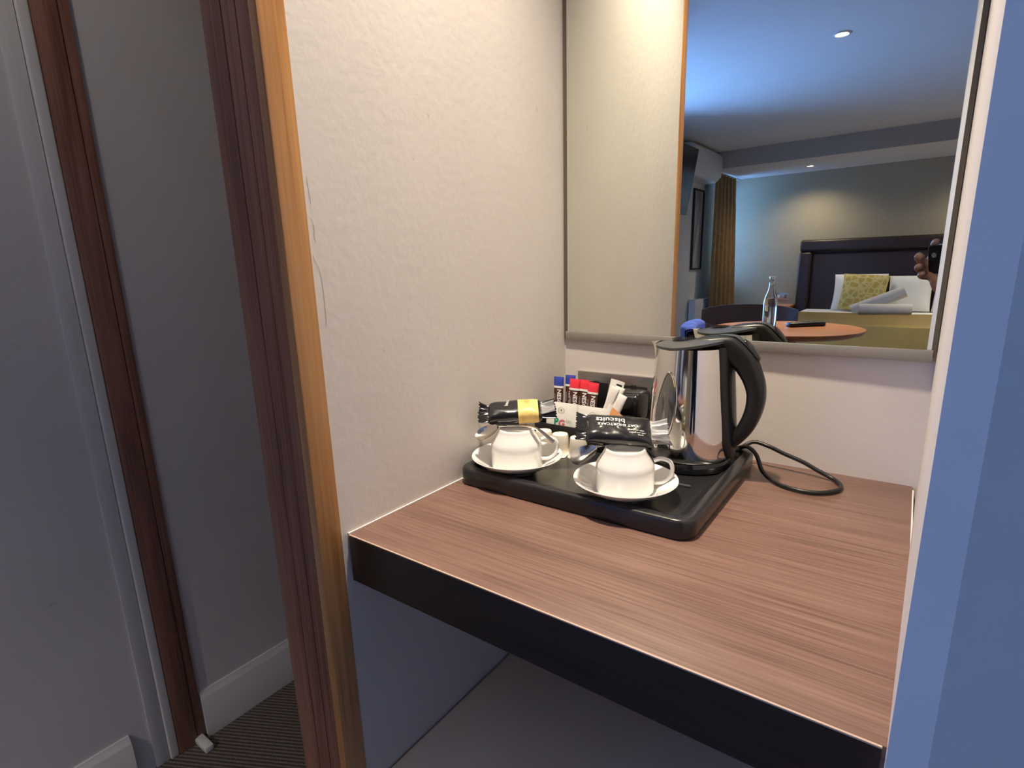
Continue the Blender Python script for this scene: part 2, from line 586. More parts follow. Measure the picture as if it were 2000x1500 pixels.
# brown and white trim strips on the passage wall
fr = struct(MB().box(XPASS, XPASS + 0.012, -0.468, -0.428, 0, ZC).build('trim_2', OAK_DK, bevel=0.0015))
MB().box(XPASS, XPASS + 0.009, -0.4265, -0.409, 0, ZC).build('stop_bead', OAK_DK, fr, bevel=0.001)
wt = MB().box(XPASS, XPASS + 0.010, -0.488, -0.4685, 0, ZC)
wt.build('white_bead', SKIRT, fr, bevel=0.004, seg=4)
MB().box(XPASS, XPASS + 0.004, -0.517, -0.4885, 0, ZC).build('white_strip', SKIRT, fr, bevel=0.0015)

# big room behind the camera
struct(MB().box(XL - 0.3, XPASS, -2.20, -2.10, 0, ZC).build('wall_step', WHITE_P))
wz0, wz1 = 0.85, 2.05
nz0, nz1 = 0.70, 1.75
wn0, wn1, wf0, wf1 = -3.75, -2.45, -6.55, -6.10
wm = MB()
for a, b, c, d in ((-2.20, wn1, 0, ZC), (wn0, wn1, 0, nz0), (wn0, wn1, nz1, ZC), (wf1, wn0, 0, ZC), (wf0, wf1, 0, wz0), (wf0, wf1, wz1, ZC), (YF, wf0, 0, ZC)):
    wm.box(XL - 0.12, XL, min(a, b), max(a, b), c, d)
struct(wm.build('wall_window_side', WHITE_P))
struct(MB().box(XL - 0.2, XR + 0.1, YF - 0.1, YF, 0, ZC).build('wall_far', TAUPE))
struct(MB().box(XR, XR + 0.1, YF, YP + 0.2, 0, ZC).build('wall_room_right', WHITE_P))
bulk = MB().box(XL, XR, YF, YS, ZS, ZC + 0.02)
bk = struct(bulk.build('ceiling_bulkhead', CEIL))
MB().box(XL, XR, YS, YS + 0.003, ZS - 0.001, ZC).build('bulkhead_face', mat('taupe bulkhead paint', (0.36, 0.30, 0.25), 0.7, bump=0.1, bscale=60), bk)
for nm, a, b, wz0, wz1 in (('window_1', wf0, wf1, wz0, wz1), ('window_2', wn0, wn1, nz0, nz1)):
    w_ = MB().box(XL - 0.085, XL - 0.045, a, b, wz0, wz0 + 0.05)
    w_.box(XL - 0.085, XL - 0.045, a, b, wz1 - 0.05, wz1)
    w_.box(XL - 0.085, XL - 0.045, a, a + 0.05, wz0, wz1)
    w_.box(XL - 0.085, XL - 0.045, b - 0.05, b, wz0, wz1)
    fo = struct(w_.build(nm, SKIRT))
    MB().box(XL - 0.067, XL - 0.063, a + 0.05, b - 0.05, wz0 + 0.05, wz1 - 0.05).build('pane', PANE, fo)
    MB().box(XL - 0.04, XL + 0.04, a - 0.03, b + 0.03, wz0 - 0.025, wz0).build('window_sill', SKIRT, fo, bevel=0.004)


def downlight(x, y, z, power, col, label, angle=1.9, r=0.042, blend=0.6, size=0.035):
    t = thing('downlight', label, 'downlight', (x, y, z), 0, 'recessed ceiling downlights')
    MB().lathe([(r * 0.72, -0.001), (r * 0.8, -0.006), (r, -0.004), (r * 1.05, 0.0)], 40).build('trim_ring', SHADEW, t, True)
    MB().lathe([(0.0, -0.0025), (r * 0.74, -0.0025), (r * 0.74, 0.0), (0, 0)], 32).build('lamp_lens', LAMPG, t, True)
    d = bpy.data.lights.new('downlight_beam', 'SPOT')
    d.energy = power; d.color = col; d.spot_size = angle; d.spot_blend = blend; d.shadow_soft_size = size
    l = bpy.data.objects.new('downlight_beam', d)
    COL.objects.link(l)
    l.parent = t
    l.location = (0, 0, -0.045)
    return t


# soffit over the alcove holds its own lamp
struct(MB().box(0.0, W, -0.50, YB, 2.18, ZC + 0.02).build('ceiling_alcove', CEIL))
downlight(0.16, -0.34, 2.18, P_ALCOVE, WARM, 'recessed downlight in the ceiling of the alcove above the desk', 1.2, blend=0.95)
downlight(-0.03, -2.80, ZC, P_ROOM, WARM, 'bright recessed downlight in the open room ceiling', 2.1)
downlight(-0.725, -6.15, ZS, P_SOFFIT, WARM, 'small downlight in the soffit above the bed', 2.6, blend=1.0)
downlight(0.95, -6.15, ZS, P_SOFFIT, WARM, 'added unseen fill downlight in the soffit over the far side of the bed', 2.6, blend=1.0)  # added lamp, hidden from the mirror view, to warm the bed wall
for k, (x_, y_, l_) in enumerate(((1.35, -3.9, 'added unseen fill light over the open floor right of the bed foot'), (1.35, -5.1, 'added unseen fill light between bed and right wall'))):
    downlight(x_, y_, ZC, P_ROOM, WARM, l_, 1.8, blend=0.8)  # added fills outside the mirror view, balancing the blue daylight in the room
downlight(-0.42, -0.80, ZC, P_PASSAGE_FILL, WARM, 'added unseen fill light in the passage beside the alcove', 2.8, blend=1.0)  # added fill that lifts the passage and post front to neutral grey

# ------------------------------------------------------------------ mirror
mt = thing('wall_mirror', 'tall frameless mirror filling the alcove wall above the desk', 'mirror', (W / 2, 0, Z0), MIR_YAW)
hw = W / 2 - 0.004
MB().box(-hw, hw, 0.0, 0.0035, 0.1855, 1.20).build('mirror_glass', MIRROR, mt)
MB().box(-hw, hw, -0.0025, 0.006, 0.1700, 0.1852).build('bottom_channel', ALU, mt, bevel=0.0006)
for s in (-1, 1):
    MB().box(s * hw - 0.0022 if s > 0 else -hw - 0.003, hw + 0.003 if s > 0 else -hw + 0.0022, -0.0012, 0.0035, 0.172 if s < 0 else 0.176, 1.20).build('mirror_edge', mat('dark mirror edge', (0.10, 0.085, 0.06), 0.6), mt)

# ------------------------------------------------------------------ desk
dk = thing('floating_desk', 'thick brown wooden floating desk spanning the alcove', 'desk', (0, 0, Z0))
MB().box(0.001, W - 0.0045, -0.4985, YB, -0.0588, 0.0).build('desk_top', DESKW, dk, bevel=0.0007)
MB().box(0.0035, WF - 0.002, -0.5002, -0.4984, -0.0588, -0.0012).build('front_edging', DESKE, dk)
MB().box(0.0035, WF - 0.002, -0.5003, -0.4984, -0.0011, 0.0001).build('worn_edge', mat('worn laminate edge', (0.46, 0.33, 0.26), 0.5), dk)
sealant = MB().box(0.0, 0.002, -0.499, YB, -0.004, 0.0012)
sealant.build('sealant_bead', SKIRT, dk)
MB().box(W - 0.0046, W - 0.003, -0.3, -0.01, -0.006, 0.0008).build('sealant_bead', SKIRT, dk)

# ------------------------------------------------------------------ tray
tr = thing('tray', 'black plastic hospitality tray with rounded corners on the desk', 'tray', (0.0, 0.0, Z0))
X0, X1, Y0, Y1 = 0.004, 0.343, -0.310, -0.014
tm = MB()
rings = [(0.0015, 0.000, 0.020), (0.0, 0.004, 0.022), (0.0, 0.0205, 0.022), (0.0015, 0.0235, 0.021), (0.004, 0.0245, 0.02), (0.012, 0.0245, 0.016), (0.0145, 0.0235, 0.015), (0.017, 0.0165, 0.014), (0.0185, 0.0150, 0.013),
         (0.0240, 0.0150, 0.012), (0.0252, 0.0136, 0.0115), (0.0270, 0.0130, 0.011)]
prev = None
V = []; F = []
for i, (ins, z, r) in enumerate(rings):
    p = rrect(X0 + ins, X1 - ins, Y0 + ins, Y1 - ins, r)
    n = len(p)
    for j, (x, y) in enumerate(p):
        zz = z
        if i == 0:                       # hand-grip scallops under the edge
            q = (x - X0) / (X1 - X0); w2 = (y - Y0) / (Y1 - Y0)
            zz = 0.0
        V.append((x, y, zz))
    if i:
        for j in range(n):
            F.append(((i - 1) * n + j, (i - 1) * n + (j + 1) % n, i * n + (j + 1) % n, i * n + j))
F.append(tuple((len(rings) - 1) * n + j for j in range(n)))
F.append(tuple(reversed(range(n))))
MB().add(V, F).build('tray_body', BLACKS, tr, True, angle=50)
# raised bars that locate the kettle
MB().add(*(lambda p: ([(x, y, 0.0128) for x, y in p] + [(x, y, 0.0155) for x, y in p], [tuple(range(len(p), 2 * len(p)))] + [(i, (i + 1) % len(p), len(p) + (i + 1) % len(p), len(p) + i) for i in range(len(p))]))(rrect(0.265, 0.300, -0.187, -0.181, 0.002))).build('locating_bar', GREYL, tr)
TF = 0.0130                    # tray floor height


# ------------------------------------------------------------------ cups and saucers
def make_saucer(label, x, y):
    t = thing('saucer', label, 'saucer', (x, y, Z0 + TF), 0, 'white saucers on the tray')
    prof = [(0.0, 0.004), (0.022, 0.004), (0.024, 0.0), (0.027, 0.0), (0.030, 0.0045), (0.045, 0.010), (0.058, 0.0185), (0.0645, 0.0235), (0.0655, 0.0246), (0.0650, 0.0254),
            (0.0635, 0.0250), (0.055, 0.0195), (0.046, 0.0135), (0.042, 0.0112), (0.0395, 0.0085), (0.037, 0.0078), (0.0, 0.0075)]
    MB().lathe(prof, 72).build('saucer_dish', CHINA, t, True, angle=60)
    return t


SA = ((0.0695, -0.2500), (0.2385, -0.2520))
make_saucer('white saucer at the left end of the tray, against the wall', *SA[0])
make_saucer('white saucer at the front of the tray, nearest the kettle', *SA[1])


def make_cup(label, x, y, hang):
    """cup standing upside down, rim on the saucer"""
    t = thing('teacup', label, 'teacup', (x, y, Z0 + TF + 0.0078), 0, 'upturned white teacups')
    H = 0.056
    out = [(0.0360, 0.0), (0.0368, 0.0008), (0.0370, 0.003), (0.0368, 0.020), (0.0367, 0.031), (0.0362, 0.0345), (0.0348, 0.0375), (0.0305, 0.0445), (0.0272, 0.0495), (0.0260, 0.0525), (0.0252, 0.0552), (0.0242, 0.056),
           (0.0228, 0.0555), (0.0220, 0.0530), (0.0200, 0.0520), (0.0, 0.0515)]
    inn = [(0.0, 0.0480), (0.020, 0.0475), (0.028, 0.044), (0.0325, 0.037), (0.0336, 0.028), (0.0340, 0.003), (0.0346, 0.0)]
    MB().lathe(list(reversed(out)) + list(reversed(inn)) , 72).build('cup_body', CHINA, t, True, angle=60)
    d = Vector((math.cos(hang), math.sin(hang), 0))
    P = [d * 0.0355 + Vector((0, 0, 0.0385)), d * 0.045 + Vector((0, 0, 0.041)), d * 0.0555 + Vector((0, 0, 0.037)), d * 0.0590 + Vector((0, 0, 0.027)), d * 0.0555 + Vector((0, 0, 0.0165)),
         d * 0.047 + Vector((0, 0, 0.0095)), d * 0.0360 + Vector((0, 0, 0.0085))]
    MB().tube(cat_rom(P, 6), 0.0036, 12, flat=0.75).build('handle', CHINA, t, True)
    return t


make_cup('upturned white teacup on the saucer by the wall', SA[0][0] - 0.002, SA[0][1] + 0.002, math.radians(34))
make_cup('upturned white teacup on the saucer nearest the kettle', SA[1][0] - 0.002, SA[1][1] + 0.003, math.radians(30))
ZCUP = TF + 0.0078 + 0.056


SPROLL = -0.6


def make_spoon(label, pts, bw=0.0115, roll=0.0):
    """pts: bowl tip, bowl neck, ... , handle end (world, above desk)"""
    o_ = Vector((*pts[2][:2], Z0 + ZCUP))
    t = thing('teaspoon', label, 'teaspoon', o_, 0, 'teaspoons across the cups')
    P = [Vector((p[0], p[1], p[2] + Z0)) - o_ for p in pts]
    ax = (P[1] - P[0]); sd = Vector((ax.y, -ax.x, 0)).normalized(); up = sd.cross(ax).normalized()
    if up.z < 0:
        up = -up
    cr_, sr_ = math.cos(roll), math.sin(roll)
    sd, up = sd * cr_ + up * sr_, up * cr_ - sd * sr_
    mid = P[0].lerp(P[1], 0.5); hl = ax.length * 0.5; axn = ax.normalized()

    def bowl(u, v, e=0.0):
        a = 2 * PI * u
        return tuple(mid + axn * (hl * math.cos(a) * v) + sd * (bw * math.sin(a) * (1 - 0.18 * math.cos(a)) * v) + up * (-0.0048 * (1 - v * v) - e))
    MB().grid(lambda u, v: bowl(u, v), 26, 8, cu=True).grid(lambda u, v: bowl(u, v, 0.0009), 26, 8, cu=True).build('spoon_bowl', SPOON, t, True)
    path_ = cat_rom(P[1:], 7)
    n_ = len(path_) - 1
    MB().tube(path_, [interp([0, 0.4, 0.7, 1.0], [0.0028, 0.0022, 0.0040, 0.0062], k / n_) for k in range(n_ + 1)], 8, flat=0.3).build('spoon_handle', SPOON, t, True)
    return t


make_spoon('steel teaspoon under the black and gold biscuit packet', [(0.021, -0.284, 0.0655), (0.051, -0.268, 0.0810), (0.070, -0.254, 0.0815), (0.100, -0.246, 0.0800), (0.126, -0.240, 0.0625)], roll=SPROLL)
make_spoon('steel teaspoon under the biscuit packet nearest the kettle', [(0.188, -0.300, 0.0640), (0.208, -0.272, 0.0790), (0.224, -0.256, 0.0815), (0.250, -0.236, 0.0815), (0.282, -0.212, 0.0790)], roll=SPROLL)


# ------------------------------------------------------------------ biscuit packets
def packet(label, loc, rz, rx, L, Wd, T, seed, band=None, texts=(), flat_top=1.0, ry=0.0):
    t = thing('biscuit_packet', label, 'biscuit packet', loc, 0, 'wrapped biscuits on the cups')
    t.rotation_euler = (rx, ry, rz)
    rnd = random.Random(seed)
    off = Vector((seed * 3.1, seed * 1.7, 0))

    def thick(u):
        q = abs(2 * u / L)
        return T * max(0.0, 1 - q ** 7) ** 0.5 + 0.0012

    def surf(u, a, eps=0.0):
        """u along, a angle round the section"""
        h = thick(u) * 0.5
        q = abs(2 * u / L)
        w = Wd * 0.5 * (0.97 + 0.10 * q ** 6)
        ca, sa = math.cos(a), math.sin(a)
        e = 0.62
        y = w * math.copysign(abs(ca) ** e, ca)
        z = h * math.copysign(abs(sa) ** 0.75, sa)
        nz = mnoise.noise(Vector((u * 70, y * 70, z * 70)) + off)
        nz += 1.1 * q ** 3 * math.sin(y * 420 + seed) * 0.6
        return Vector((u, y * (1 + eps / w), z * (1 + eps / max(h, 0.003)) + nz * 0.0011))

    b = MB().grid(lambda s, q: surf(-L / 2 + L * s, 2 * PI * q), 45, 56, cv=True)
    b.build('wrapper', WRAP, t, True, angle=70)
    for s in (-1, 1):
        ln = 0.014 if s < 0 else 0.021
        mt_ = WRAP if (s < 0 or band) else CLEAR

        def fin(uu, vv):
            x = s * (L / 2 - 0.001 + ln * uu)
            y = (vv - 0.5) * Wd * (0.74 if (s > 0 and not band) else 1.0) * (1.02 + (0.10 if s < 0 else 0.06) * uu)
            z = 0.0018 * math.sin(vv * 31 + seed) * (0.3 + uu) + (0.004 if s < 0 else 0.001) * uu * uu + 0.004 * uu * math.sin(vv * 7 + seed * 2) + (0.003 if (s > 0 and not band) else 0.0)
            if uu > 0.97:
                x += s * 0.0012 * (1 if int(vv * 40) % 2 else -1)
            return (x, y, z)
        g = MB().grid(fin, 10, 41)
        g.grid(lambda uu, vv: tuple(Vector(fin(uu, vv)) + Vector((0, 0, 0.0006))), 10, 41)
        g.build('crimped_end', mt_, t, True, angle=70)
        if s > 0:
            h = MB().grid(lambda uu, vv: tuple(Vector(fin(uu * 0.9 + 0.02, 0.15 + vv * 0.7)) + Vector((0, 0, 0.003 + 0.006 * uu * math.sin(vv * 9)))), 8, 30)
            h.grid(lambda uu, vv: tuple(Vector(fin(uu * 0.9 + 0.02, 0.15 + vv * 0.7)) + Vector((0, 0, 0.0034 + 0.006 * uu * math.sin(vv * 9)))), 8, 30)
            h.build('crimped_end', CLEAR, t, True, angle=70)
    if band:
        u0, u1, a0, a1 = band
        MB().grid(lambda s, q: surf(u0 + (u1 - u0) * s, a0 + (a1 - a0) * q, 0.0005), 24, 40).build('printed_band', GOLD, t, True)

    def top(u, y):
        w = Wd * 0.5 * (0.97 + 0.10 * abs(2 * u / L) ** 6)
        ca = max(-0.985, min(0.985, y / w))
        a = math.acos(math.copysign(abs(ca) ** (1 / 0.62), ca))
        p = surf(u, a, 0.0004)
        return (p.x, y, p.z + 0.00035)
    for body, size, u, y, rot, m_, bold in texts:
        cr, sr = math.cos(rot), math.sin(rot)
        mapped_text('lettering', body, size, lambda a, c: top(u + a * cr - c * sr, y + a * sr + c * cr), m_, t, bold)
    return t


RZ1 = math.radians(35)
packet('black biscuit packet with a golden band, on the cup by the wall', (0.0575, -0.236, Z0 + ZCUP + 0.0185), RZ1, math.radians(22), 0.078, 0.040, 0.024, 3,
       band=(0.005, 0.034, -0.9, PI + 0.9), texts=(('biscuits', 0.0075, -0.010, 0.010, math.radians(80), WPRINT, 0.0),), ry=math.radians(-3))
packet('black biscuit packet with white lettering, on the cup nearest the kettle', (0.2225, -0.2395, Z0 + ZCUP + 0.0175), math.radians(29), math.radians(25), 0.082, 0.048, 0.018, 8,
       texts=(('biscuits', 0.0125, -0.011, 0.0075, PI, WPRINT, 0.0001), ('OAT SHORTCAKE', 0.0062, -0.002, -0.0010, PI, WPRINT, 0.0001),
              ('with wholegrain', 0.0032, 0.020, -0.0090, PI, WPRINT, 0.0), ('oats and golden', 0.0032, 0.022, -0.0130, PI, WPRINT, 0.0), ('syrup', 0.0032, 0.026, -0.0165, PI, WPRINT, 0.0)), ry=math.radians(4))


# ------------------------------------------------------------------ milk pots
def milk_pot(label, x, y, rx=0.0, rz=0.0, z=TF):
    t = thing('milk_pot', label, 'milk pot', (x, y, Z0 + z), 0, 'small milk portions on the tray')
    t.rotation_euler = (rx, 0, rz)
    # stands upside down: foil flange at the bottom, cup up
    MB().lathe([(0.0, 0.0008), (0.0155, 0.0008), (0.0160, 0.0014), (0.0150, 0.0022), (0.0143, 0.0028), (0.0140, 0.010), (0.0134, 0.020), (0.0128, 0.0295), (0.0120, 0.0318), (0.0105, 0.0322), (0.0100, 0.0314), (0.0, 0.0314)], 40).build('pot_cup', MILK, t, True, angle=50)
    MB().lathe([(0, 0.0), (0.0163, 0.0), (0.0163, 0.0009), (0, 0.0009)], 40).build('foil_lid', FOIL, t, True)
    p = MB().prism([(0.012, -0.010), (0.024, -0.004), (0.024, 0.004), (0.012, 0.010)], 0.0002, 0.0008)
    p.build('peel_tab', FOIL, t)
    return t


milk_pot('small white milk pot half hidden behind the cup by the wall', 0.052, -0.151, 0, 2.0)
milk_pot('small white milk pot standing between its two neighbours in front of the caddy', 0.0835, -0.153, 0, -0.9)
milk_pot('small white milk pot half hidden under the biscuit packet with white lettering', 0.117, -0.155, 0, -1.2)
# ------------------------------------------------------------------ caddy with sachets
cd = thing('sachet_caddy', 'low black plastic caddy holding tea and coffee sachets', 'caddy', (0.090, -0.088, Z0 + TF))
b = MB().box(-0.076, 0.076, -0.030, 0.030, 0.0, 0.003)
b.build('caddy_floor', BLACKP, cd)
MB().box(-0.076, 0.076, -0.0325, -0.030, 0.0, 0.034).build('front_wall', BLACKP, cd, bevel=0.0008)
MB().box(-0.076, 0.076, 0.030, 0.0325, 0.0, 0.048).build('rear_wall', BLACKP, cd, bevel=0.0008)
for sx in (-0.076, 0.0735):
    MB().box(sx, sx + 0.0025, -0.030, 0.030, 0.003, 0.040).build('side_wall', BLACKP, cd, bevel=0.0008)
MB().box(-0.0735, 0.0735, -0.0120, -0.0105, 0.003, 0.036).build('divider', BLACKP, cd)
MB().box(0.030, 0.0315, -0.0105, 0.030, 0.003, 0.036).build('divider', BLACKP, cd)


def tea(label, x, y, tilt, rz):
    t = thing('tea_envelope', label, 'tea sachet', (x, y, Z0 + TF + 0.0035), rz, 'white tea envelopes in the caddy')
    t.rotation_euler = (tilt, 0, rz)
    w, h, d = 0.0285, 0.066, 0.0016
    def puff(sgn):
        return lambda u, v: ((u - .5) * 2 * w, sgn * (0.0003 + d * (math.sin(PI * u) * math.sin(PI * v)) ** 0.5), v * h)
    MB().grid(puff(-1), 22, 22).grid(puff(1), 22, 22).build('envelope', PAPERW, t, True)
    front = lambda a, c, zc: (a, -0.0023, zc + c)
    mapped_text('lettering', 'P', 0.017, lambda a, c: front(a - 0.0085, c, 0.0335), GREEN, t, 0.0006)
    mapped_text('lettering', 'G', 0.017, lambda a, c: front(a + 0.0020, c, 0.0310), PINKR, t, 0.0006)
    mapped_text('lettering', 'tips', 0.0075, lambda a, c: front(a + 0.0150, c, 0.0375), GREYS, t, 0.0)
    ring = MB().lathe([(0.0052, 0), (0.0062, 0)], 28)
    ring.v = [(x_, -0.00225, 0.0535 + y_ * 0.75) for x_, y_, z_ in ring.v]
    ring.build('printed_ring', GREYS, t)
    dot = MB().lathe([(0.0, 0), (0.0012, 0)], 14)
    dot.v = [(x_, -0.0023, 0.0535 + y_) for x_, y_, z_ in dot.v]
    dot.build('printed_dot', BLACKP, t)
    return t


tea('white tea envelope in the caddy, above the black and gold biscuit packet', 0.0600, -0.1135, math.radians(-7), 0.02)
tea('white tea envelope in the caddy, beside the brown sugar sachet', 0.1180, -0.1150, math.radians(-7), -0.02)


def stick(label, x, y, top, colour, rz=0.0, lean=0.0, rxx=-0.10, brown=True):
    t = thing('coffee_stick' if brown else 'sugar_stick', label, 'coffee sachet' if brown else 'sugar sachet', (x, y, Z0 + TF + 0.0035), 0,
              'coffee sachets in the caddy' if brown else 'white sugar sticks in the caddy')
    t.rotation_euler = (rxx, lean, rz)
    h = top
    w, d = (0.0088, 0.0028) if brown else (0.0072, 0.0022)
    def sec(z):
        k = max(0.0, min(1.0, (h - z) / 0.014))
        return w * (1.06 - 0.06 * k), 0.0004 + d * math.sqrt(k)
    zs = [0, h * 0.3, h * 0.6, h - 0.016, h - 0.012, h - 0.008, h - 0.005, h - 0.002, h]
    def body(z0, z1, e):
        b_ = MB()
        k = [z0] + [z for z in zs if z0 < z < z1] + [z1]
        b_.grid(lambda u, v: (lambda z: (lambda ww, dd: ((ww + e) * math.copysign(abs(math.cos(2 * PI * v)) ** 0.6, math.cos(2 * PI * v)), (dd + e) * math.copysign(abs(math.sin(2 * PI * v)) ** 0.8, math.sin(2 * PI * v)), z))(*sec(z)))(k[min(len(k) - 1, round(u * (len(k) - 1)))]), len(k), 24, cv=True)
        return b_
    if brown:
        body(0, h, 0).build('sachet_body', BROWNS, t, True)
        body(h - 0.0150, h + 0.0002, 0.0003).build('coloured_top', colour, t, True)
        body(h - 0.0185, h - 0.0150, 0.0003).build('cream_stripe', WPRINT, t, True)
        mapped_text('lettering', 'NESCAFE', 0.0105, lambda a, c: (0.0028 + c, -0.00345, h - 0.042 - a), WPRINT, t, 0.0003)
        mapped_text('lettering', 'original', 0.0055, lambda a, c: (-0.0052 + c, -0.0032, h - 0.036 - a), GREYS, t, 0.0)
    else:
        body(0, h, 0).build('sachet_body', PAPERW, t, True)
    return t


stick('coffee sachet with a blue top nearest the wall', 0.0390, -0.088, 0.102, BLUE, 0.0, -0.02)
stick('coffee sachet with a blue top, second from the wall', 0.0570, -0.080, 0.105, BLUE, 0.0, -0.02)
stick('coffee sachet with a red top beside the blue ones', 0.0690, -0.091, 0.102, RED, 0.0, 0.01)
stick('coffee sachet with a red top, in the middle of the red ones', 0.0840, -0.088, 0.1015, RED, 0.0, 0.02)
stick('coffee sachet with a red top nearest the white sugar sticks', 0.0985, -0.090, 0.099, RED, 0.05, 0.06)
stick('white sugar stick leaning in the caddy, nearest the red coffee sachets', 0.1060, -0.079, 0.100, None, 0.0, 0.35, -0.05, False)
stick('white sugar stick leaning in the caddy, the middle one', 0.1150, -0.087, 0.100, None, 0.3, 0.36, -0.08, False)
stick('white sugar stick leaning in the caddy, nearest the black plug', 0.1240, -0.094, 0.092, None, 0.0, 0.38, -0.10, False)
# milk stick with a black printed square, brown sugar sachet
ms = thing('milk_sachet', 'white sachet with a black panel behind the sugar sticks', 'sachet', (0.118, -0.074, Z0 + TF + 0.0035))
ms.rotation_euler = (-0.1, 0.20, 0)
MB().grid(lambda u, v: ((u - .5) * 0.024, -0.0003 - 0.0016 * math.sin(PI * u), v * 0.105), 10, 8).grid(lambda u, v: ((u - .5) * 0.024, 0.0003 + 0.0016 * math.sin(PI * u), v * 0.105), 10, 8).build('sachet_body', PAPERW, ms, True)
MB().box(0.000, 0.0095, -0.0024, -0.0021, 0.055, 0.100).build('black_panel', BLACKP, ms)
bs = thing('brown_sugar_sachet', 'orange brown sugar sachet poking out beside the tea envelopes', 'sugar sachet', (0.126, -0.100, Z0 + TF + 0.0035))
bs.rotation_euler = (-0.2, 0.45, -0.3)
MB().grid(lambda u, v: ((u - .5) * 0.030, -0.0003 - 0.002 * math.sin(PI * u) * math.sin(PI * v), v * 0.066), 12, 12).grid(lambda u, v: ((u - .5) * 0.030, 0.0003 + 0.002 * math.sin(PI * u) * math.sin(PI * v), v * 0.066), 12, 12).build('sachet_body', KRAFT, bs, True)

# ------------------------------------------------------------------ wall socket and plug
so = thing('wall_socket', 'brushed steel double socket plate on the wall behind the kettle', 'wall socket', (0.103, YB, Z0 + 0.072))
MB().box(-0.073, 0.073, -0.0065, 0.0, -0.043, 0.043).build('face_plate', STEEL, so, bevel=0.0012)
for sx in (-0.062, 0.062):
    MB().lathe([(0, 0), (0.003, 0), (0.003, 0.001), (0, 0.0012)], 16).xf(Matrix.Translation((sx, -0.0065, 0)) @ Matrix.Rotation(PI / 2, 4, 'X')).build('plate_screw', CHROME, so)
for sx in (-0.036, 0.036):
    MB().box(sx - 0.024, sx + 0.024, -0.0072, -0.0064, -0.026, 0.026).build('socket_insert', BLACKP, so, bevel=0.0004)
    MB().box(sx - 0.005, sx + 0.005, -0.010, -0.007, 0.016, 0.028).build('rocker_switch', BLACKP, so, bevel=0.0006)
pl = thing('plug', 'black mains plug in the socket beside the kettle', 'plug', (0.143, -0.0015, Z0 + 0.069))
MB().add(*(lambda p: ([(x * s, y, z * s) for y, s in ((0, 1), (-0.010, 1), (-0.026, 0.92), (-0.036, 0.78), (-0.040, 0.55)) for x, z in p],
                      [tuple(range(len(p)))] + [(k * len(p) + i, k * len(p) + (i + 1) % len(p), (k + 1) * len(p) + (i + 1) % len(p), (k + 1) * len(p) + i) for k in range(4) for i in range(len(p))] + [tuple(4 * len(p) + i for i in range(len(p)))]))(rrect(-0.026, 0.026, -0.026, 0.026, 0.010))).build('plug_body', BLACKG, pl, True, angle=45)
MB().tube(cat_rom([(0.0, -0.018, -0.022), (0.004, -0.020, -0.040), (0.024, -0.022, -0.050), (0.050, -0.024, -0.0525)], 6), 0.0034, 10).build('plug_cable', BLACKP, pl, True)

# ------------------------------------------------------------------ kettle
KX, KY = 0.264, -0.088
kb = thing('power_stand', 'round black power stand with cord under the kettle', 'power stand', (KX, KY, Z0 + 0.0132))
MB().lathe([(0, 0), (0.058, 0.0), (0.0605, 0.002), (0.0605, 0.012), (0.0585, 0.0152), (0.050, 0.0156), (0.0, 0.0156)], 72).build('base_disc', BLACKG, kb, True, angle=45)
cord = [(0.046, 0.030, 0.008), (0.058, 0.056, 0.010), (0.074, 0.072, 0.019), (0.096, 0.070, 0.0165), (0.117, 0.069, 0.0095), (0.143, 0.067, 0.002), (0.163, 0.064, -0.0060), (0.184, 0.058, -0.0128), (0.194, 0.040, -0.0130),
        (0.193, 0.020, -0.0130), (0.175, -0.003, -0.0130), (0.150, -0.008, -0.0130), (0.122, 0.004, -0.0130), (0.099, 0.026, -0.0080), (0.086, 0.040, 0.0105), (0.070, 0.052, 0.0165), (0.052, 0.060, 0.009), (0.022, 0.071, 0.0), (-0.02, 0.074, 0.002), (-0.062, 0.066, 0.006)]
MB().tube(cat_rom([(a, b_, c + 0.0033) for a, b_, c in cord], 8), 0.0030, 12).build('power_cord', BLACKP, kb, True)

kt = thing('kettle', 'polished steel kettle with black lid and handle on the tray', 'kettle', (KX, KY, Z0 + 0.0290))
ZB = 0.029


def kr(z):                    # body radius at desk height z
    return interp([0.029, 0.045, 0.075, 0.11, 0.15, 0.186], [0.0600, 0.0600, 0.0588, 0.0562, 0.0527, 0.0492], z)


prof = [(0.0, 0.0005), (0.056, 0.0005)] + [(kr(ZB + z) - (0.0012 if z < 0.003 else 0.0), z) for z in (0.0005, 0.003, 0.008, 0.016, 0.03, 0.045, 0.06, 0.08, 0.10, 0.12, 0.14, 0.152, 0.157)] + [(0.0475, 0.1575), (0.046, 0.154)]
MB().lathe(prof, 96).build('kettle_body', CHROME, kt, True, angle=40)
# spout: small pinched lip opposite the handle
sp_ = MB()
for k in range(7):
    pass
def spout(u, v):
    z = 0.118 + 0.0415 * v
    a = PI + (u - 0.5) * 0.9 * (0.35 + 0.65 * v)
    out = (0.012 * v ** 1.4) * max(0.0, 1 - abs(u - 0.5) * 2) ** 1.0
    r = kr(ZB + z) - 0.0004 + out
    return (r * math.cos(a), r * math.sin(a), z)
sp_.grid(spout, 21, 12).build('spout', CHROME, kt, True)


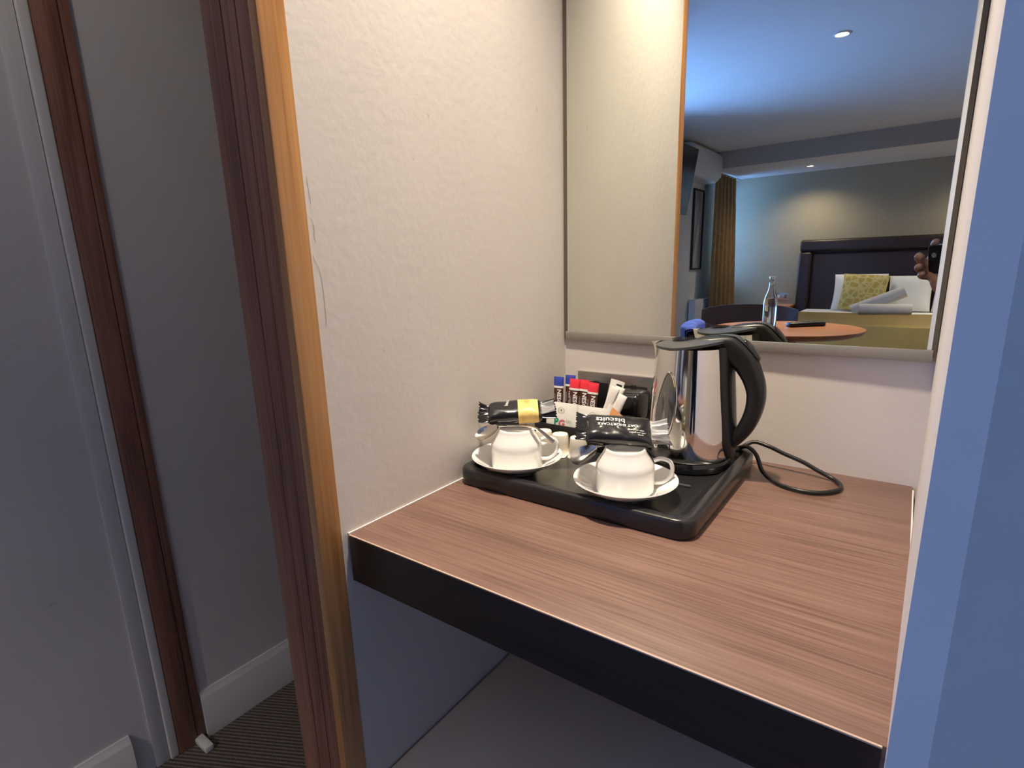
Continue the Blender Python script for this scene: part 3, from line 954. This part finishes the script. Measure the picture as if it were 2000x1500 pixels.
# lid plate: black, rising towards the handle
def lid(u, v):
    a = 2 * PI * u
    r = 0.0505 * v
    x, y = r * math.cos(a), r * math.sin(a)
    z = 0.1585 + 0.0055 * (1 - v ** 3) + 0.0095 * max(0.0, (x + 0.015) / 0.06) ** 1.2
    return (x, y, z)
lb = MB().grid(lid, 64, 12, cu=True)
lb.grid(lambda u, v: tuple(Vector(lid(u, 1)) - Vector((0, 0, 0.0035 * v))), 64, 3, cu=True)
lo = lb.build('lid', GREYL, kt, True, angle=60)
MB().add(*(lambda p: ([(x, y, 0.1652) for x, y in p] + [(x * 0.96 - 0.0006, y * 0.96, 0.1668) for x, y in p], [tuple(range(len(p), 2 * len(p)))] + [(i, (i + 1) % len(p), len(p) + (i + 1) % len(p), len(p) + i) for i in range(len(p))]))(rrect(-0.030, 0.004, -0.013, 0.013, 0.012))).build('lid_pull', BLACKG, lo, True, angle=40)
lo.children[0]


# handle swept in the xz plane
hp = [(0.010, 0.1655), (0.030, 0.1645), (0.050, 0.1575), (0.068, 0.1425), (0.0815, 0.120), (0.0880, 0.098), (0.0865, 0.074), (0.0785, 0.050), (0.0660, 0.0310), (0.0545, 0.0185)]
ht = [0.004, 0.0085, 0.0175, 0.0165, 0.0135, 0.0120, 0.0112, 0.0105, 0.0095, 0.0070]
hw_ = [0.024, 0.0225, 0.0165, 0.0145, 0.0135, 0.0130, 0.0125, 0.0120, 0.0115, 0.0105]
path = cat_rom([(x, 0, z) for x, z in hp], 6)
Hm = MB(); V = []; F = []; ns = 28
for i, p in enumerate(path):
    q = i / 6
    t_ = interp(list(range(10)), ht, q); w_ = interp(list(range(10)), hw_, q)
    tg = (path[min(i + 1, len(path) - 1)] - path[max(i - 1, 0)]).normalized()
    nn = Vector((tg.z, 0, -tg.x))
    for k in range(ns):
        a = 2 * PI * k / ns
        ca, sa = math.cos(a), math.sin(a)
        V.append(p + nn * (t_ * math.copysign(abs(ca) ** 0.6, ca)) + Vector((0, 1, 0)) * (w_ * math.copysign(abs(sa) ** 0.7, sa)))
for i in range(len(path) - 1):
    for k in range(ns):
        F.append((i * ns + k, i * ns + (k + 1) % ns, (i + 1) * ns + (k + 1) % ns, (i + 1) * ns + k))
F.append(tuple(range(ns))); F.append(tuple((len(path) - 1) * ns + k for k in range(ns)))
ho = Hm.add(V, F).build('handle', BLACKP, kt, True, angle=60)


# black strap down the body behind the grip
def strap(u, v):
    z = 0.004 + 0.1555 * v
    half = math.radians(interp([0, 0.12, 1], [15, 24, 30], v))
    a = (u - 0.5) * 2 * half
    r = kr(ZB + z) + 0.0048 * (1 - (abs(u - 0.5) * 2) ** 6) + 0.0004
    return (r * math.cos(a), r * math.sin(a), z)
MB().grid(strap, 25, 30).build('handle_strap', BLACKP, kt, True)
# switch on the shoulder of the handle
Ms = Matrix.Translation((0.0785, 0, 0.1555)) @ Matrix.Rotation(math.radians(52), 4, 'Y')
sw = MB().grid(lambda u, v: (0.0175 * math.cos(2 * PI * u) * math.sin(v * PI / 2), 0.0075 * math.sin(2 * PI * u) * math.sin(v * PI / 2), 0.0045 * math.cos(v * PI / 2)), 32, 10, cu=True).xf(Ms)
sw.build('switch', BLACKG, ho, True)
# pale grey shoulder panel of the handle
MB().grid(lambda u, v: (lambda i, p: tuple(p + Vector((0, (v - .5) * 0.018, 0)) + (lambda tg: Vector((-tg.z, 0, tg.x)))((path[min(i + 1, len(path) - 1)] - path[max(i - 1, 0)]).normalized()) * (interp(list(range(10)), ht, i / 6) + 0.0004)))(7 + round(u * 11), path[7 + round(u * 11)]), 12, 8).build('shoulder_panel', GREYL, ho, True)


# water gauge window in a chrome rim
def onbody(a, z, e=0.0):
    r = kr(ZB + z) + e
    return Vector((r * math.cos(a), r * math.sin(a), z))
GA, GZ, GH, GW = math.radians(-110), 0.078, 0.046, 0.36


def gauge(u, v, e, sc=1.0):
    q = 2 * PI * u
    zz = GZ + GH * sc * math.sin(q) * v
    k = 0.5 + 0.5 * math.sin(q) * v
    cq = math.cos(q)
    a = GA + GW * sc * cq * v * ((1.0 - 0.55 * k) if cq < 0 else 0.75) + 0.06 * k
    return onbody(a, zz, e)
MB().grid(lambda u, v: tuple(gauge(u, v, 0.0009 + 0.0008 * (1 - v * v))), 48, 6, cu=True).build('water_gauge', WATERG, kt, True)
MB().tube([gauge(i / 64, 1.04, 0.0009) for i in range(65)], 0.0012, 8).build('gauge_rim', CHROME, kt, True)
# badge near the foot
mapped_text('lettering', 'hotel', 0.0125, lambda a, c: tuple(onbody(math.radians(-108) + a / 0.06, 0.0215 + c, 0.0004)), BLACKP, kt, 0.0002)
arc = MB()
for r0 in (0.0,):
    arc.grid(lambda u, v: tuple(onbody(math.radians(-108) + (0.002 + 0.0165 * math.cos(0.15 + u * 1.6)) / 0.06, 0.0205 + 0.0105 * math.sin(0.15 + u * 1.6) + v * 0.0006, 0.0004)), 20, 2)
arc.build('badge_arc', BLACKP, kt)

# ------------------------------------------------------------------ room seen in the mirror
# bed
bed = thing('bed', 'double bed with white bedding standing against the taupe wall', 'bed', (0.05, YF, 0))
MB().box(-0.76, 0.76, 0.14, 2.05, 0.10, 0.32).build('bed_base', LEATHER, bed, bevel=0.01)
for sx in (-0.68, 0.68):
    for sy in (0.2, 1.95):
        MB().lathe([(0, 0), (0.03, 0), (0.03, 0.1), (0, 0.1)], 16, sx, sy).build('leg', BLACKP, bed)
MB().box(-0.76, 0.76, 0.14, 2.06, 0.32, 0.535).build('mattress', LINEN, bed, bevel=0.05, seg=4)
hb = thing('headboard', 'padded dark leather headboard behind the white pillows', 'headboard', (0.05, YF + 0.021, 0))
MB().box(-0.80, 0.80, 0.0, 0.05, 0.25, 1.22).build('back_panel', LEATHER, hb)
f_ = 0.135
MB().box(-0.865, 0.865, 0.001, 0.11, 1.315 - f_, 1.315).build('padded_border', LEATHER, hb, bevel=0.03, seg=4)
MB().box(-0.865, -0.865 + f_, 0.001, 0.11, 0.05, 1.315 - f_).build('padded_border', LEATHER, hb, bevel=0.03, seg=4)
MB().box(0.865 - f_, 0.865, 0.001, 0.11, 0.05, 1.315 - f_).build('padded_border', LEATHER, hb, bevel=0.03, seg=4)
MB().box(-0.72, 0.72, 0.045, 0.085, 0.25, 1.17).build('padded_panel', LEATHER, hb, bevel=0.02, seg=3)


def pillow(name, label, cat, loc, rot, w, h, d, m, group=None, piping=False):
    def s(sgn):
        def fn(u, v):
            x = (u - .5) * w; z = v * h
            k = max(0.0, (1 - (2 * u - 1) ** 4) * (1 - (2 * v - 1) ** 4)) ** 0.55
            pin = 1 - 0.05 * (1 - abs(2 * v - 1) ** 2)
            nz = 0.006 * mnoise.noise(Vector((x * 9, z * 9, sgn + w)))
            return (x * pin, sgn * (0.001 + d * 0.5 * k) + nz * k, z)
        return fn
    b_ = MB().grid(s(-1), 26, 26).grid(s(1), 26, 26)
    o_ = b_.build(name, m, None, True, angle=70)
    o_.location = loc; o_.rotation_euler = rot
    return tag(o_, label, cat, group)


zm = 0.535
pillow('pillow', 'white pillow behind the mustard cushion', 'pillow', (-0.16, YF + 0.335, zm + 0.006), (math.radians(17), 0, 0), 0.50, 0.40, 0.14, LINEN, 'white pillows on the bed')
pillow('pillow', 'white pillow leaning on the headboard behind the rolled towels', 'pillow', (0.295, YF + 0.37, zm + 0.008), (math.radians(22), 0, 0.0), 0.38, 0.385, 0.14, LINEN, 'white pillows on the bed')
pillow('pillow', 'white pillow furthest right, next to the hand with the phone', 'pillow', (0.665, YF + 0.37, zm + 0.008), (math.radians(22), 0, 0.0), 0.34, 0.36, 0.14, LINEN, 'white pillows on the bed')
pillow('cushion', 'square mustard yellow patterned cushion on the bed', 'cushion', (-0.115, YF + 0.50, zm + 0.016), (math.radians(22), math.radians(4), -0.06), 0.42, 0.40, 0.12, CUSH)
# throw over the foot of the bed
tw = thing('bed_throw', 'olive satin throw spread over the foot of the bed', 'throw', (0.05, YF, 0))


def throw(u, v):
    s = (u - .5) * 2 * 1.02
    x = max(-0.775, min(0.775, s * 0.80))
    drop = max(0.0, abs(s) - 0.775 / 0.80) * 0.8
    y = 0.86 + v * 1.27
    z = zm + 0.012 + 0.004 * mnoise.noise(Vector((x * 5, y * 5, 0)))
    edge = abs(s * 0.80)
    if edge > 0.72:
        k = (edge - 0.72) / 0.096
        z -= 0.30 * min(1, k) ** 1.3
        x = math.copysign(0.72 + 0.06 * min(1, k * 2), x)
    if y > 2.07:
        z = zm + 0.012 - (y - 2.07) * 6.0
        y = 2.075 + (y - 2.07) * 0.3
    z += 0.02 * math.exp(-((v) / 0.05) ** 2) * 0.4
    return (x, y, z)
MB().grid(throw, 70, 60).grid(lambda u, v: tuple(Vector(throw(u, v)) - Vector((0, 0, 0.008))), 70, 60).build('throw_cloth', OLIVE, tw, True, angle=60)


def towel(label, loc, rz, ry, L, R):
    t = thing('rolled_towel', label, 'towel', loc, 0, 'rolled towels on the bed')
    t.rotation_euler = (0, ry, rz)
    b_ = MB()
    V = []; F = []
    n = 90
    for i in range(n):
        a = i / n * 2 * PI * 3.3
        r = R * (0.25 + 0.75 * i / (n - 1))
        for x in (-L / 2, L / 2):
            V.append((x, r * math.cos(a), r * math.sin(a)))
        for x in (-L / 2, L / 2):
            V.append((x, (r - R * 0.16) * math.cos(a), (r - R * 0.16) * math.sin(a)))
    for i in range(n - 1):
        a, c = i * 4, (i + 1) * 4
        F += [(a, a + 1, c + 1, c), (a + 2, c + 2, c + 3, a + 3), (a, c, c + 2, a + 2), (a + 1, a + 3, c + 3, c + 1)]
    b_.add(V, F).build('towel_roll', TOWEL, t, True, angle=50)
    return t


towel('rolled white towel lying on the bed below the other roll', (0.13, -5.74, zm + 0.060), math.radians(-8), 0, 0.44, 0.055)
towel('rolled white towel tilted up on top of the other roll', (0.06, -5.86, zm + 0.130), math.radians(-2), math.radians(-24), 0.48, 0.060)
# bedside shelf
bt = thing('bedside_table', 'small wooden bedside table beside the bed', 'bedside table', (-1.03, YF + 0.20, 0))
MB().box(-0.20, 0.20, -0.19, 0.19, 0.545, 0.575).build('table_top', TABLEW, bt, bevel=0.003)
MB().box(-0.19, 0.19, -0.18, 0.17, 0.08, 0.545).build('cabinet', OAK_DK, bt)
MB().box(-0.175, 0.175, 0.17, 0.19, 0.33, 0.53).build('drawer_front', OAK_DK, bt, bevel=0.002)
MB().box(-0.175, 0.175, 0.17, 0.19, 0.10, 0.31).build('drawer_front', OAK_DK, bt, bevel=0.002)
# switch plate by the bed
ss = thing('bedside_switch', 'brown steel switch plate beside the headboard', 'switch plate', (-0.985, YF, Z0 - 0.135))
MB().box(-0.078, 0.078, 0.0, 0.008, -0.044, 0.044).build('face_plate', STEEL, ss, bevel=0.001)
for sx in (-0.038, 0.038):
    MB().box(sx - 0.014, sx + 0.014, 0.008, 0.011, -0.02, 0.02).build('rocker_switch', WPRINT if sx < 0 else OAK_DK, ss, bevel=0.001)

# air conditioner
ac = thing('air_conditioner', 'white wall-mounted air conditioner above the curtain', 'air conditioner', (XL, -5.17, ZC - 0.315))
prf = [(0, 0.30), (0.145, 0.30), (0.185, 0.285), (0.205, 0.25), (0.21, 0.12), (0.195, 0.055), (0.155, 0.012), (0.10, 0.0), (0, 0)]
n = len(prf)
b = MB()
b.add([(x, y, z) for y in (-0.42, 0.42) for x, z in prf], [tuple(range(n)), tuple(reversed(range(n, 2 * n)))] + [(i, n + i, n + (i + 1) % n, (i + 1) % n) for i in range(n)])
b.build('casing', SHADEW, ac, bevel=0.008)
MB().box(0.10, 0.19, -0.36, 0.36, -0.004, 0.0).xf(Matrix.Translation((0.0, 0, 0.052)) @ Matrix.Rotation(math.radians(-42), 4, 'Y') @ Matrix.Translation((-0.02, 0, 0.085))).build('outlet_slot', BLACKP, ac)
MB().box(0.115, 0.165, -0.355, 0.355, -0.010, -0.005).xf(Matrix.Translation((0.012, 0, 0.050)) @ Matrix.Rotation(math.radians(-42), 4, 'Y') @ Matrix.Translation((-0.02, 0, 0.085))).build('louvre', WPRINT, ac)

# television on a tilting bracket
tv = thing('television', 'black flat television tilted on the window wall', 'television', (XL + 0.021, -4.23, Z0 + 1.05))
MB().box(-0.018, 0.018, -0.50, 0.50, -0.30, 0.30).xf(Matrix.Translation((0.16, 0, 0)) @ Matrix.Rotation(math.radians(9), 4, 'Y')).build('screen_panel', TVB, tv, bevel=0.004)
MB().box(0.0, 0.15, -0.08, 0.08, -0.08, 0.08).build('wall_bracket', BLACKP, tv)
# picture
pc = thing('framed_picture', 'tall narrow black framed print between television and curtain', 'picture', (XL, -5.455, Z0 + 0.645))
hw2, hh2 = 0.155, 0.425
for a, b_, c, d in ((-hw2, hw2, hh2 - 0.018, hh2), (-hw2, hw2, -hh2, -hh2 + 0.018), (-hw2, -hw2 + 0.018, -hh2 + 0.018, hh2 - 0.018), (hw2 - 0.018, hw2, -hh2 + 0.018, hh2 - 0.018)):
    MB().box(0.0, 0.025, a, b_, c, d).build('frame_rail', BLACKP, pc)
MB().box(0.001, 0.010, -hw2 + 0.018, hw2 - 0.018, -hh2 + 0.018, hh2 - 0.018).build('print_sheet', mat('grey landscape print', (0.30, 0.30, 0.29), 0.4, var=0.5, vscale=4, stretch=(1, 3, 1)), pc)
# radiator
rd = thing('radiator', 'white panel radiator on the wall below the picture', 'radiator', (XL, -5.66, 0.14))
MB().box(0.045, 0.085, -0.36, 0.36, 0.0, 0.55).build('front_panel', SHADEW, rd, bevel=0.006)
MB().box(0.008, 0.035, -0.36, 0.36, 0.0, 0.55).build('rear_panel', SHADEW, rd, bevel=0.006)
MB().box(0.012, 0.082, -0.37, -0.362, 0.01, 0.56).build('end_cover', SHADEW, rd)
MB().box(0.012, 0.082, 0.362, 0.37, 0.01, 0.56).build('end_cover', SHADEW, rd)
for k in range(14):
    MB().box(0.035, 0.045, -0.34 + k * 0.052, -0.33 + k * 0.052, 0.545, 0.558).build('grille_bar', SHADEW, rd)
# curtain
cu = thing('curtain', 'brown gold full length curtain gathered beside the bed wall', 'curtain', (XL, 0, 0))


def drape(u, v):
    y = -6.30 + 0.70 * u
    z = 0.03 + (ZS - 0.06) * v
    x = 0.135 + 0.035 * math.sin(u * 2 * PI * 5.5) * (0.6 + 0.4 * (1 - v)) + 0.06 * (1 - v) * (1 - u)
    return (x, y + 0.02 * math.sin(v * 5) * (1 - v) - 0.10 * (1 - v) * (1 - u), z)
MB().grid(drape, 80, 24).grid(lambda u, v: tuple(Vector(drape(u, v)) + Vector((0.004, 0, 0))), 80, 24).build('drape', CURT, cu, True)
MB().tube([(0.135, -6.5, ZS - 0.02), (0.135, -5.6, ZS - 0.02)], 0.010, 12).build('curtain_rail', SHADEW, cu, True)

# round table
rt = thing('round_table', 'small round orange wooden table behind the photographer', 'table', (0.0, -1.88, 0))
MB().lathe([(0, Z0 - 0.028), (0.27, Z0 - 0.028), (0.300, Z0 - 0.018), (0.312, Z0 - 0.004), (0.311, Z0), (0, Z0)], 80).build('table_top', TABLEW, rt, True, angle=40)
MB().lathe([(0, 0.02), (0.035, 0.02), (0.035, Z0 - 0.028), (0, Z0 - 0.028)], 24).build('column', BLACKP, rt, True, angle=40)
MB().lathe([(0, 0), (0.23, 0), (0.23, 0.012), (0.05, 0.03), (0, 0.03)], 48).build('foot_plate', BLACKP, rt, True, angle=40)
# bottle
bo = thing('glass_bottle', 'clear glass water bottle standing on the round table', 'bottle', (-0.072, -1.885, Z0))
MB().lathe([(0, 0.002), (0.026, 0.0), (0.030, 0.004), (0.030, 0.11), (0.026, 0.135), (0.015, 0.165), (0.0115, 0.185), (0.0112, 0.215), (0.0135, 0.217), (0.0135, 0.228), (0.0105, 0.229), (0.0095, 0.215), (0.0095, 0.185), (0.013, 0.164), (0.0238, 0.134), (0.0278, 0.109), (0.0278, 0.008), (0, 0.006)], 48).build('bottle_glass', GLASS, bo, True, angle=50)
MB().lathe([(0.0272, 0.0085), (0.0272, 0.108), (0.0235, 0.131), (0.0, 0.131)], 40).build('label_band', mat('water', (0.95, 0.97, 1), 0.0, trans=1.0, ior=1.33), bo, True, angle=50)
bo.children[1].name = 'water'
rc = thing('remote_control', 'black remote control lying on the round table', 'remote control', (0.065, -1.975, Z0), math.radians(-42))
MB().box(-0.085, 0.085, -0.022, 0.022, 0.0, 0.020).build('remote_body', BLACKP, rc, bevel=0.006)
for k in range(5):
    for j in (-1, 0, 1):
        MB().lathe([(0, 0.020), (0.004, 0.020), (0.004, 0.0215), (0, 0.0215)], 10, -0.06 + k * 0.025, j * 0.011).build('button', GREYL, rc)


def make_chair(label, loc, rz):
    t = thing('leather_chair', label, 'chair', loc, rz, 'dark leather chairs at the round table')
    # faces +y in its own frame
    MB().box(-0.225, 0.225, -0.21, 0.23, 0.40, 0.48).build('seat', LEATHER, t, bevel=0.025, seg=3)

    def back(off):
        def fn(u, v):
            a = (u - .5) * 2
            x = 0.225 * math.sin(a * 1.15) / math.sin(1.15)
            y = -0.245 + 0.16 * (1 - math.cos(a * 1.15)) - 0.05 * v + off * 0.035
            z = 0.46 + v * (0.375 - 0.03 * a * a)
            return (x, y, z)
        return fn
    b_ = MB().grid(back(0), 25, 12).grid(back(1), 25, 12)
    b_.grid(lambda u, v: tuple(Vector(back(0)(u, 1)) * (1 - v) + Vector(back(1)(u, 1)) * v), 25, 2)
    for e in (0, 1):
        b_.grid(lambda u, v: tuple(Vector(back(0)(e, u)) * (1 - v) + Vector(back(1)(e, u)) * v), 12, 2)
    b_.build('backrest', LEATHER, t, True, angle=50)
    for sx in (-0.19, 0.19):
        for sy in (-0.18, 0.19):
            MB().tube([(sx * 1.06, sy * 1.08, 0.0), (sx, sy, 0.41)], [0.014, 0.02], 10).build('leg', OAK_DK, t, True)
    return t


make_chair('dark leather chair on the bed side of the round table', (-0.355, -2.58, 0), math.radians(-10)).scale = (1.22, 1, 1)
c2_ = make_chair('dark leather chair with a blue fleece over its back', (-0.205, -2.06, 0), math.radians(-84))
c2_.scale = (1, 1, 0.93)
flc = thing('blue_fleece', 'royal blue fleece draped over a chair back', 'fleece', (-0.205, -2.06, 0), math.radians(-84))
flc.scale = (1, 1, 0.93)


def fleece(e):
    def fn(u, v):
        a = -0.95 + u * 1.05
        x = 0.225 * math.sin(a * 1.15) / math.sin(1.15)
        yb = -0.245 + 0.16 * (1 - math.cos(a * 1.15)) - 0.05
        q = (v - .5) * 2
        top_ = 0.46 + 0.375 - 0.03 * a * a + 0.006
        hang = max(0.0, abs(q) - 0.22)
        y = yb + 0.0175 + math.copysign(min(abs(q) / 0.22, 1.0), q) * (0.030 + e)
        z = top_ + e + 0.012 * (1 - min(abs(q) / 0.22, 1.0) ** 2) - hang * 0.26
        w_ = 0.006 * mnoise.noise(Vector((x * 22, q * 3, 5)))
        return (x, y + w_, z + w_)
    return fn
MB().grid(fleece(0.0), 30, 40).grid(fleece(0.010), 30, 40).build('fleece_cloth', BLUEF, flc, True, angle=60)

# ------------------------------------------------------------------ phone and photographer
ph = bpy.data.objects.new('smartphone', None)
COL.objects.link(ph)
tag(ph, 'black smartphone with bright metal edge held up to the mirror', 'phone')
RM = Matrix(((c_r.x, c_u.x, c_f.x, CAM.x), (c_r.y, c_u.y, c_f.y, CAM.y), (c_r.z, c_u.z, c_f.z, CAM.z), (0, 0, 0, 1)))   # a right, b up, d forward
# orthonormal right-handed frame: x right, y forward, z up
PM = Matrix(((c_r.x, c_f.x, c_u.x, CAM.x), (c_r.y, c_f.y, c_u.y, CAM.y), (c_r.z, c_f.z, c_u.z, CAM.z), (0, 0, 0, 1)))
ph.matrix_world = PM


def slab(x0, x1, z0, z1, y0, y1, r):
    p = rrect(x0, x1, z0, z1, r)
    k = len(p)
    return MB().add([(x, y0, z) for x, z in p] + [(x, y1, z) for x, z in p],
                    [tuple(range(k)), tuple(reversed(range(k, 2 * k)))] + [(i, (i + 1) % k, k + (i + 1) % k, k + i) for i in range(k)])


slab(-0.017, 0.130, -0.047, 0.0245, -0.0145, -0.0075, 0.010).build('metal_frame', CHROME, ph, True, angle=40)
slab(-0.0158, 0.1288, -0.0458, 0.0233, -0.0078, -0.0068, 0.009).build('back_glass', BLACKG, ph, True, angle=40)
slab(-0.014, 0.022, -0.016, 0.020, -0.0070, -0.0050, 0.009).build('camera_plateau', BLACKG, ph, True, angle=40)
for lx, lz in ((0.0, 0.0), (0.0105, 0.0105), (-0.006, 0.012)):
    MB().lathe([(0.0, -0.0008), (0.0045, -0.0008), (0.0048, 0.0), (0.0060, 0.0), (0.0062, -0.0012)], 28).xf(Matrix.Translation((lx, -0.0040, lz)) @ Matrix.Rotation(-PI / 2, 4, 'X')).build('lens_ring', BLACKG if lx else CHROME, ph, True)


# person: skinned body (dark clothes) and a separately skinned hand, joined into one mesh
def skin_mesh(verts, edges, radii, root=0, sub=2):
    me = bpy.data.meshes.new('skin_tmp')
    me.from_pydata(verts, edges, [])
    o = bpy.data.objects.new('skin_tmp', me)
    COL.objects.link(o)
    md = o.modifiers.new('skin', 'SKIN')
    md.use_smooth_shade = True
    sk = me.skin_vertices[0].data if me.skin_vertices else None
    if sk is None:
        bpy.context.view_layer.objects.active = o
        bm = bmesh.new(); bm.from_mesh(me)
        bm.verts.layers.skin.verify()
        bm.to_mesh(me); bm.free()
        sk = me.skin_vertices[0].data
    for i, r in enumerate(radii):
        sk[i].radius = (r, r) if not isinstance(r, tuple) else r
        sk[i].use_root = (i == root)
    sd = o.modifiers.new('sub', 'SUBSURF'); sd.levels = sub; sd.render_levels = sub
    dg = bpy.context.evaluated_depsgraph_get(); dg.update()
    ev = o.evaluated_get(dg); m2 = ev.to_mesh()
    v = [tuple(p.co) for p in m2.vertices]; f = [tuple(p.vertices) for p in m2.polygons]
    ev.to_mesh_clear()
    bpy.data.objects.remove(o); bpy.data.meshes.remove(me)
    return v, f


def Pp(a, d, b):
    return tuple(PM @ Vector((a, d, b)))


px_, py_ = 0.86, -1.32
wrist = Vector(Pp(0.008, -0.018, -0.088))
elbow = Vector((0.66, -1.08, 0.93))
bv = [(px_, py_, 0.95), (px_, py_ + 0.0, 1.12), (px_, py_ + 0.01, 1.34), (px_, py_ + 0.01, 1.47), (px_, py_ + 0.02, 1.56), (px_, py_ + 0.05, 1.66), (px_, py_ + 0.04, 1.74),
      (px_ - 0.17, py_ + 0.01, 1.41), tuple(elbow), tuple(wrist),
      (px_ + 0.17, py_ + 0.01, 1.41), (px_ + 0.22, py_ + 0.02, 1.13), (px_ + 0.12, py_ + 0.22, 1.05),
      (px_ - 0.09, py_, 0.88), (px_ - 0.10, py_ + 0.02, 0.48), (px_ - 0.11, py_ - 0.01, 0.09), (px_ - 0.12, py_ + 0.13, 0.04),
      (px_ + 0.09, py_, 0.88), (px_ + 0.10, py_ + 0.02, 0.48), (px_ + 0.11, py_ - 0.01, 0.09), (px_ + 0.12, py_ + 0.13, 0.04)]
be = [(0, 1), (1, 2), (2, 3), (3, 4), (4, 5), (5, 6), (2, 7), (7, 8), (8, 9), (2, 10), (10, 11), (11, 12), (0, 13), (13, 14), (14, 15), (15, 16), (0, 17), (17, 18), (18, 19), (19, 20)]
br = [(0.15, 0.11), (0.145, 0.10), (0.16, 0.105), 0.065, 0.055, 0.085, 0.075, 0.06, 0.045, 0.030, 0.06, 0.045, 0.032, 0.085, 0.06, 0.042, 0.038, 0.085, 0.06, 0.042, 0.038]
V1, F1 = skin_mesh(bv, be, br, 0, 2)
# hand round the left end of the phone: wrist, palm, four curled fingers, thumb
hv = [(0.012, -0.020, -0.100), (0.004, -0.020, -0.075), (-0.010, -0.022, -0.052), (-0.020, -0.024, -0.030)]
he = [(0, 1), (1, 2), (2, 3)]
hr = [0.022, 0.023, (0.020, 0.015), (0.018, 0.012)]


def finger(base, pts, rr):
    i0 = len(hv)
    for p, r in zip(pts, rr):
        hv.append(p); hr.append(r)
    he.append((base, i0))
    for k in range(i0, len(hv) - 1):
        he.append((k, k + 1))


finger(3, [(-0.021, -0.026, -0.012), (-0.018, -0.026, 0.012), (-0.011, -0.021, 0.0285), (0.004, -0.011, 0.0320)], [0.009, 0.0085, 0.0078, 0.0070])
finger(3, [(-0.033, -0.014, -0.022), (-0.037, 0.000, -0.006), (-0.031, 0.008, 0.005), (-0.020, 0.004, -0.008)], [0.010, 0.0100, 0.0092, 0.0080])
finger(2, [(-0.034, -0.012, -0.040), (-0.036, 0.004, -0.031), (-0.028, 0.011, -0.024), (-0.018, 0.005, -0.024)], [0.010, 0.0098, 0.0090, 0.0080])
finger(2, [(-0.030, -0.010, -0.056), (-0.030, 0.003, -0.049), (-0.023, 0.009, -0.044), (-0.013, 0.004, -0.043)], [0.009, 0.0088, 0.0080, 0.0072])
finger(1, [(0.006, -0.034, -0.060), (0.004, -0.036, -0.038), (0.006, -0.028, -0.018)], [0.012, 0.0105, 0.009])
hv = [Pp(*p) for p in hv]
V2, F2 = skin_mesh(hv, he, hr, 1, 2)
me = bpy.data.meshes.new('person')
me.from_pydata(V1 + V2, [], F1 + [tuple(i + len(V1) for i in f) for f in F2])
for m_ in (CLOTH, SKIN, DENIM):
    me.materials.append(m_)
for p in me.polygons:
    p.use_smooth = True
    if p.index >= len(F1):
        p.material_index = 1
    else:
        z = p.center.z
        p.material_index = 1 if z > 1.50 or (p.center.x > px_ + 0.02 and p.center.y > py_ + 0.19 and 0.98 < z < 1.1) else (2 if z < 0.97 and p.center.y < -1.12 else 0)
        if (p.center - wrist).length < 0.012:
            p.material_index = 0
po = bpy.data.objects.new('person', me)
COL.objects.link(po)
tag(po, 'person in a black top, one hand holding the phone up in the mirror', 'person')
hb_ = MB().lathe([(0, 0.105), (0.05, 0.10), (0.085, 0.07), (0.098, 0.02), (0.095, -0.03), (0.088, -0.055)], 32, px_, py_ + 0.02)
hb_.v = [(x, y, z + 1.70) for x, y, z in hb_.v]
hb_.build('hair', HAIR, po, True)
for sx in (-1, 1):
    MB().lathe([(0, -0.009), (0.006, -0.007), (0.009, 0), (0.006, 0.007), (0, 0.009)], 16).xf(Matrix.Translation((px_ + sx * 0.031, py_ + 0.118, 1.675))).build('eye', WPRINT, po, True)
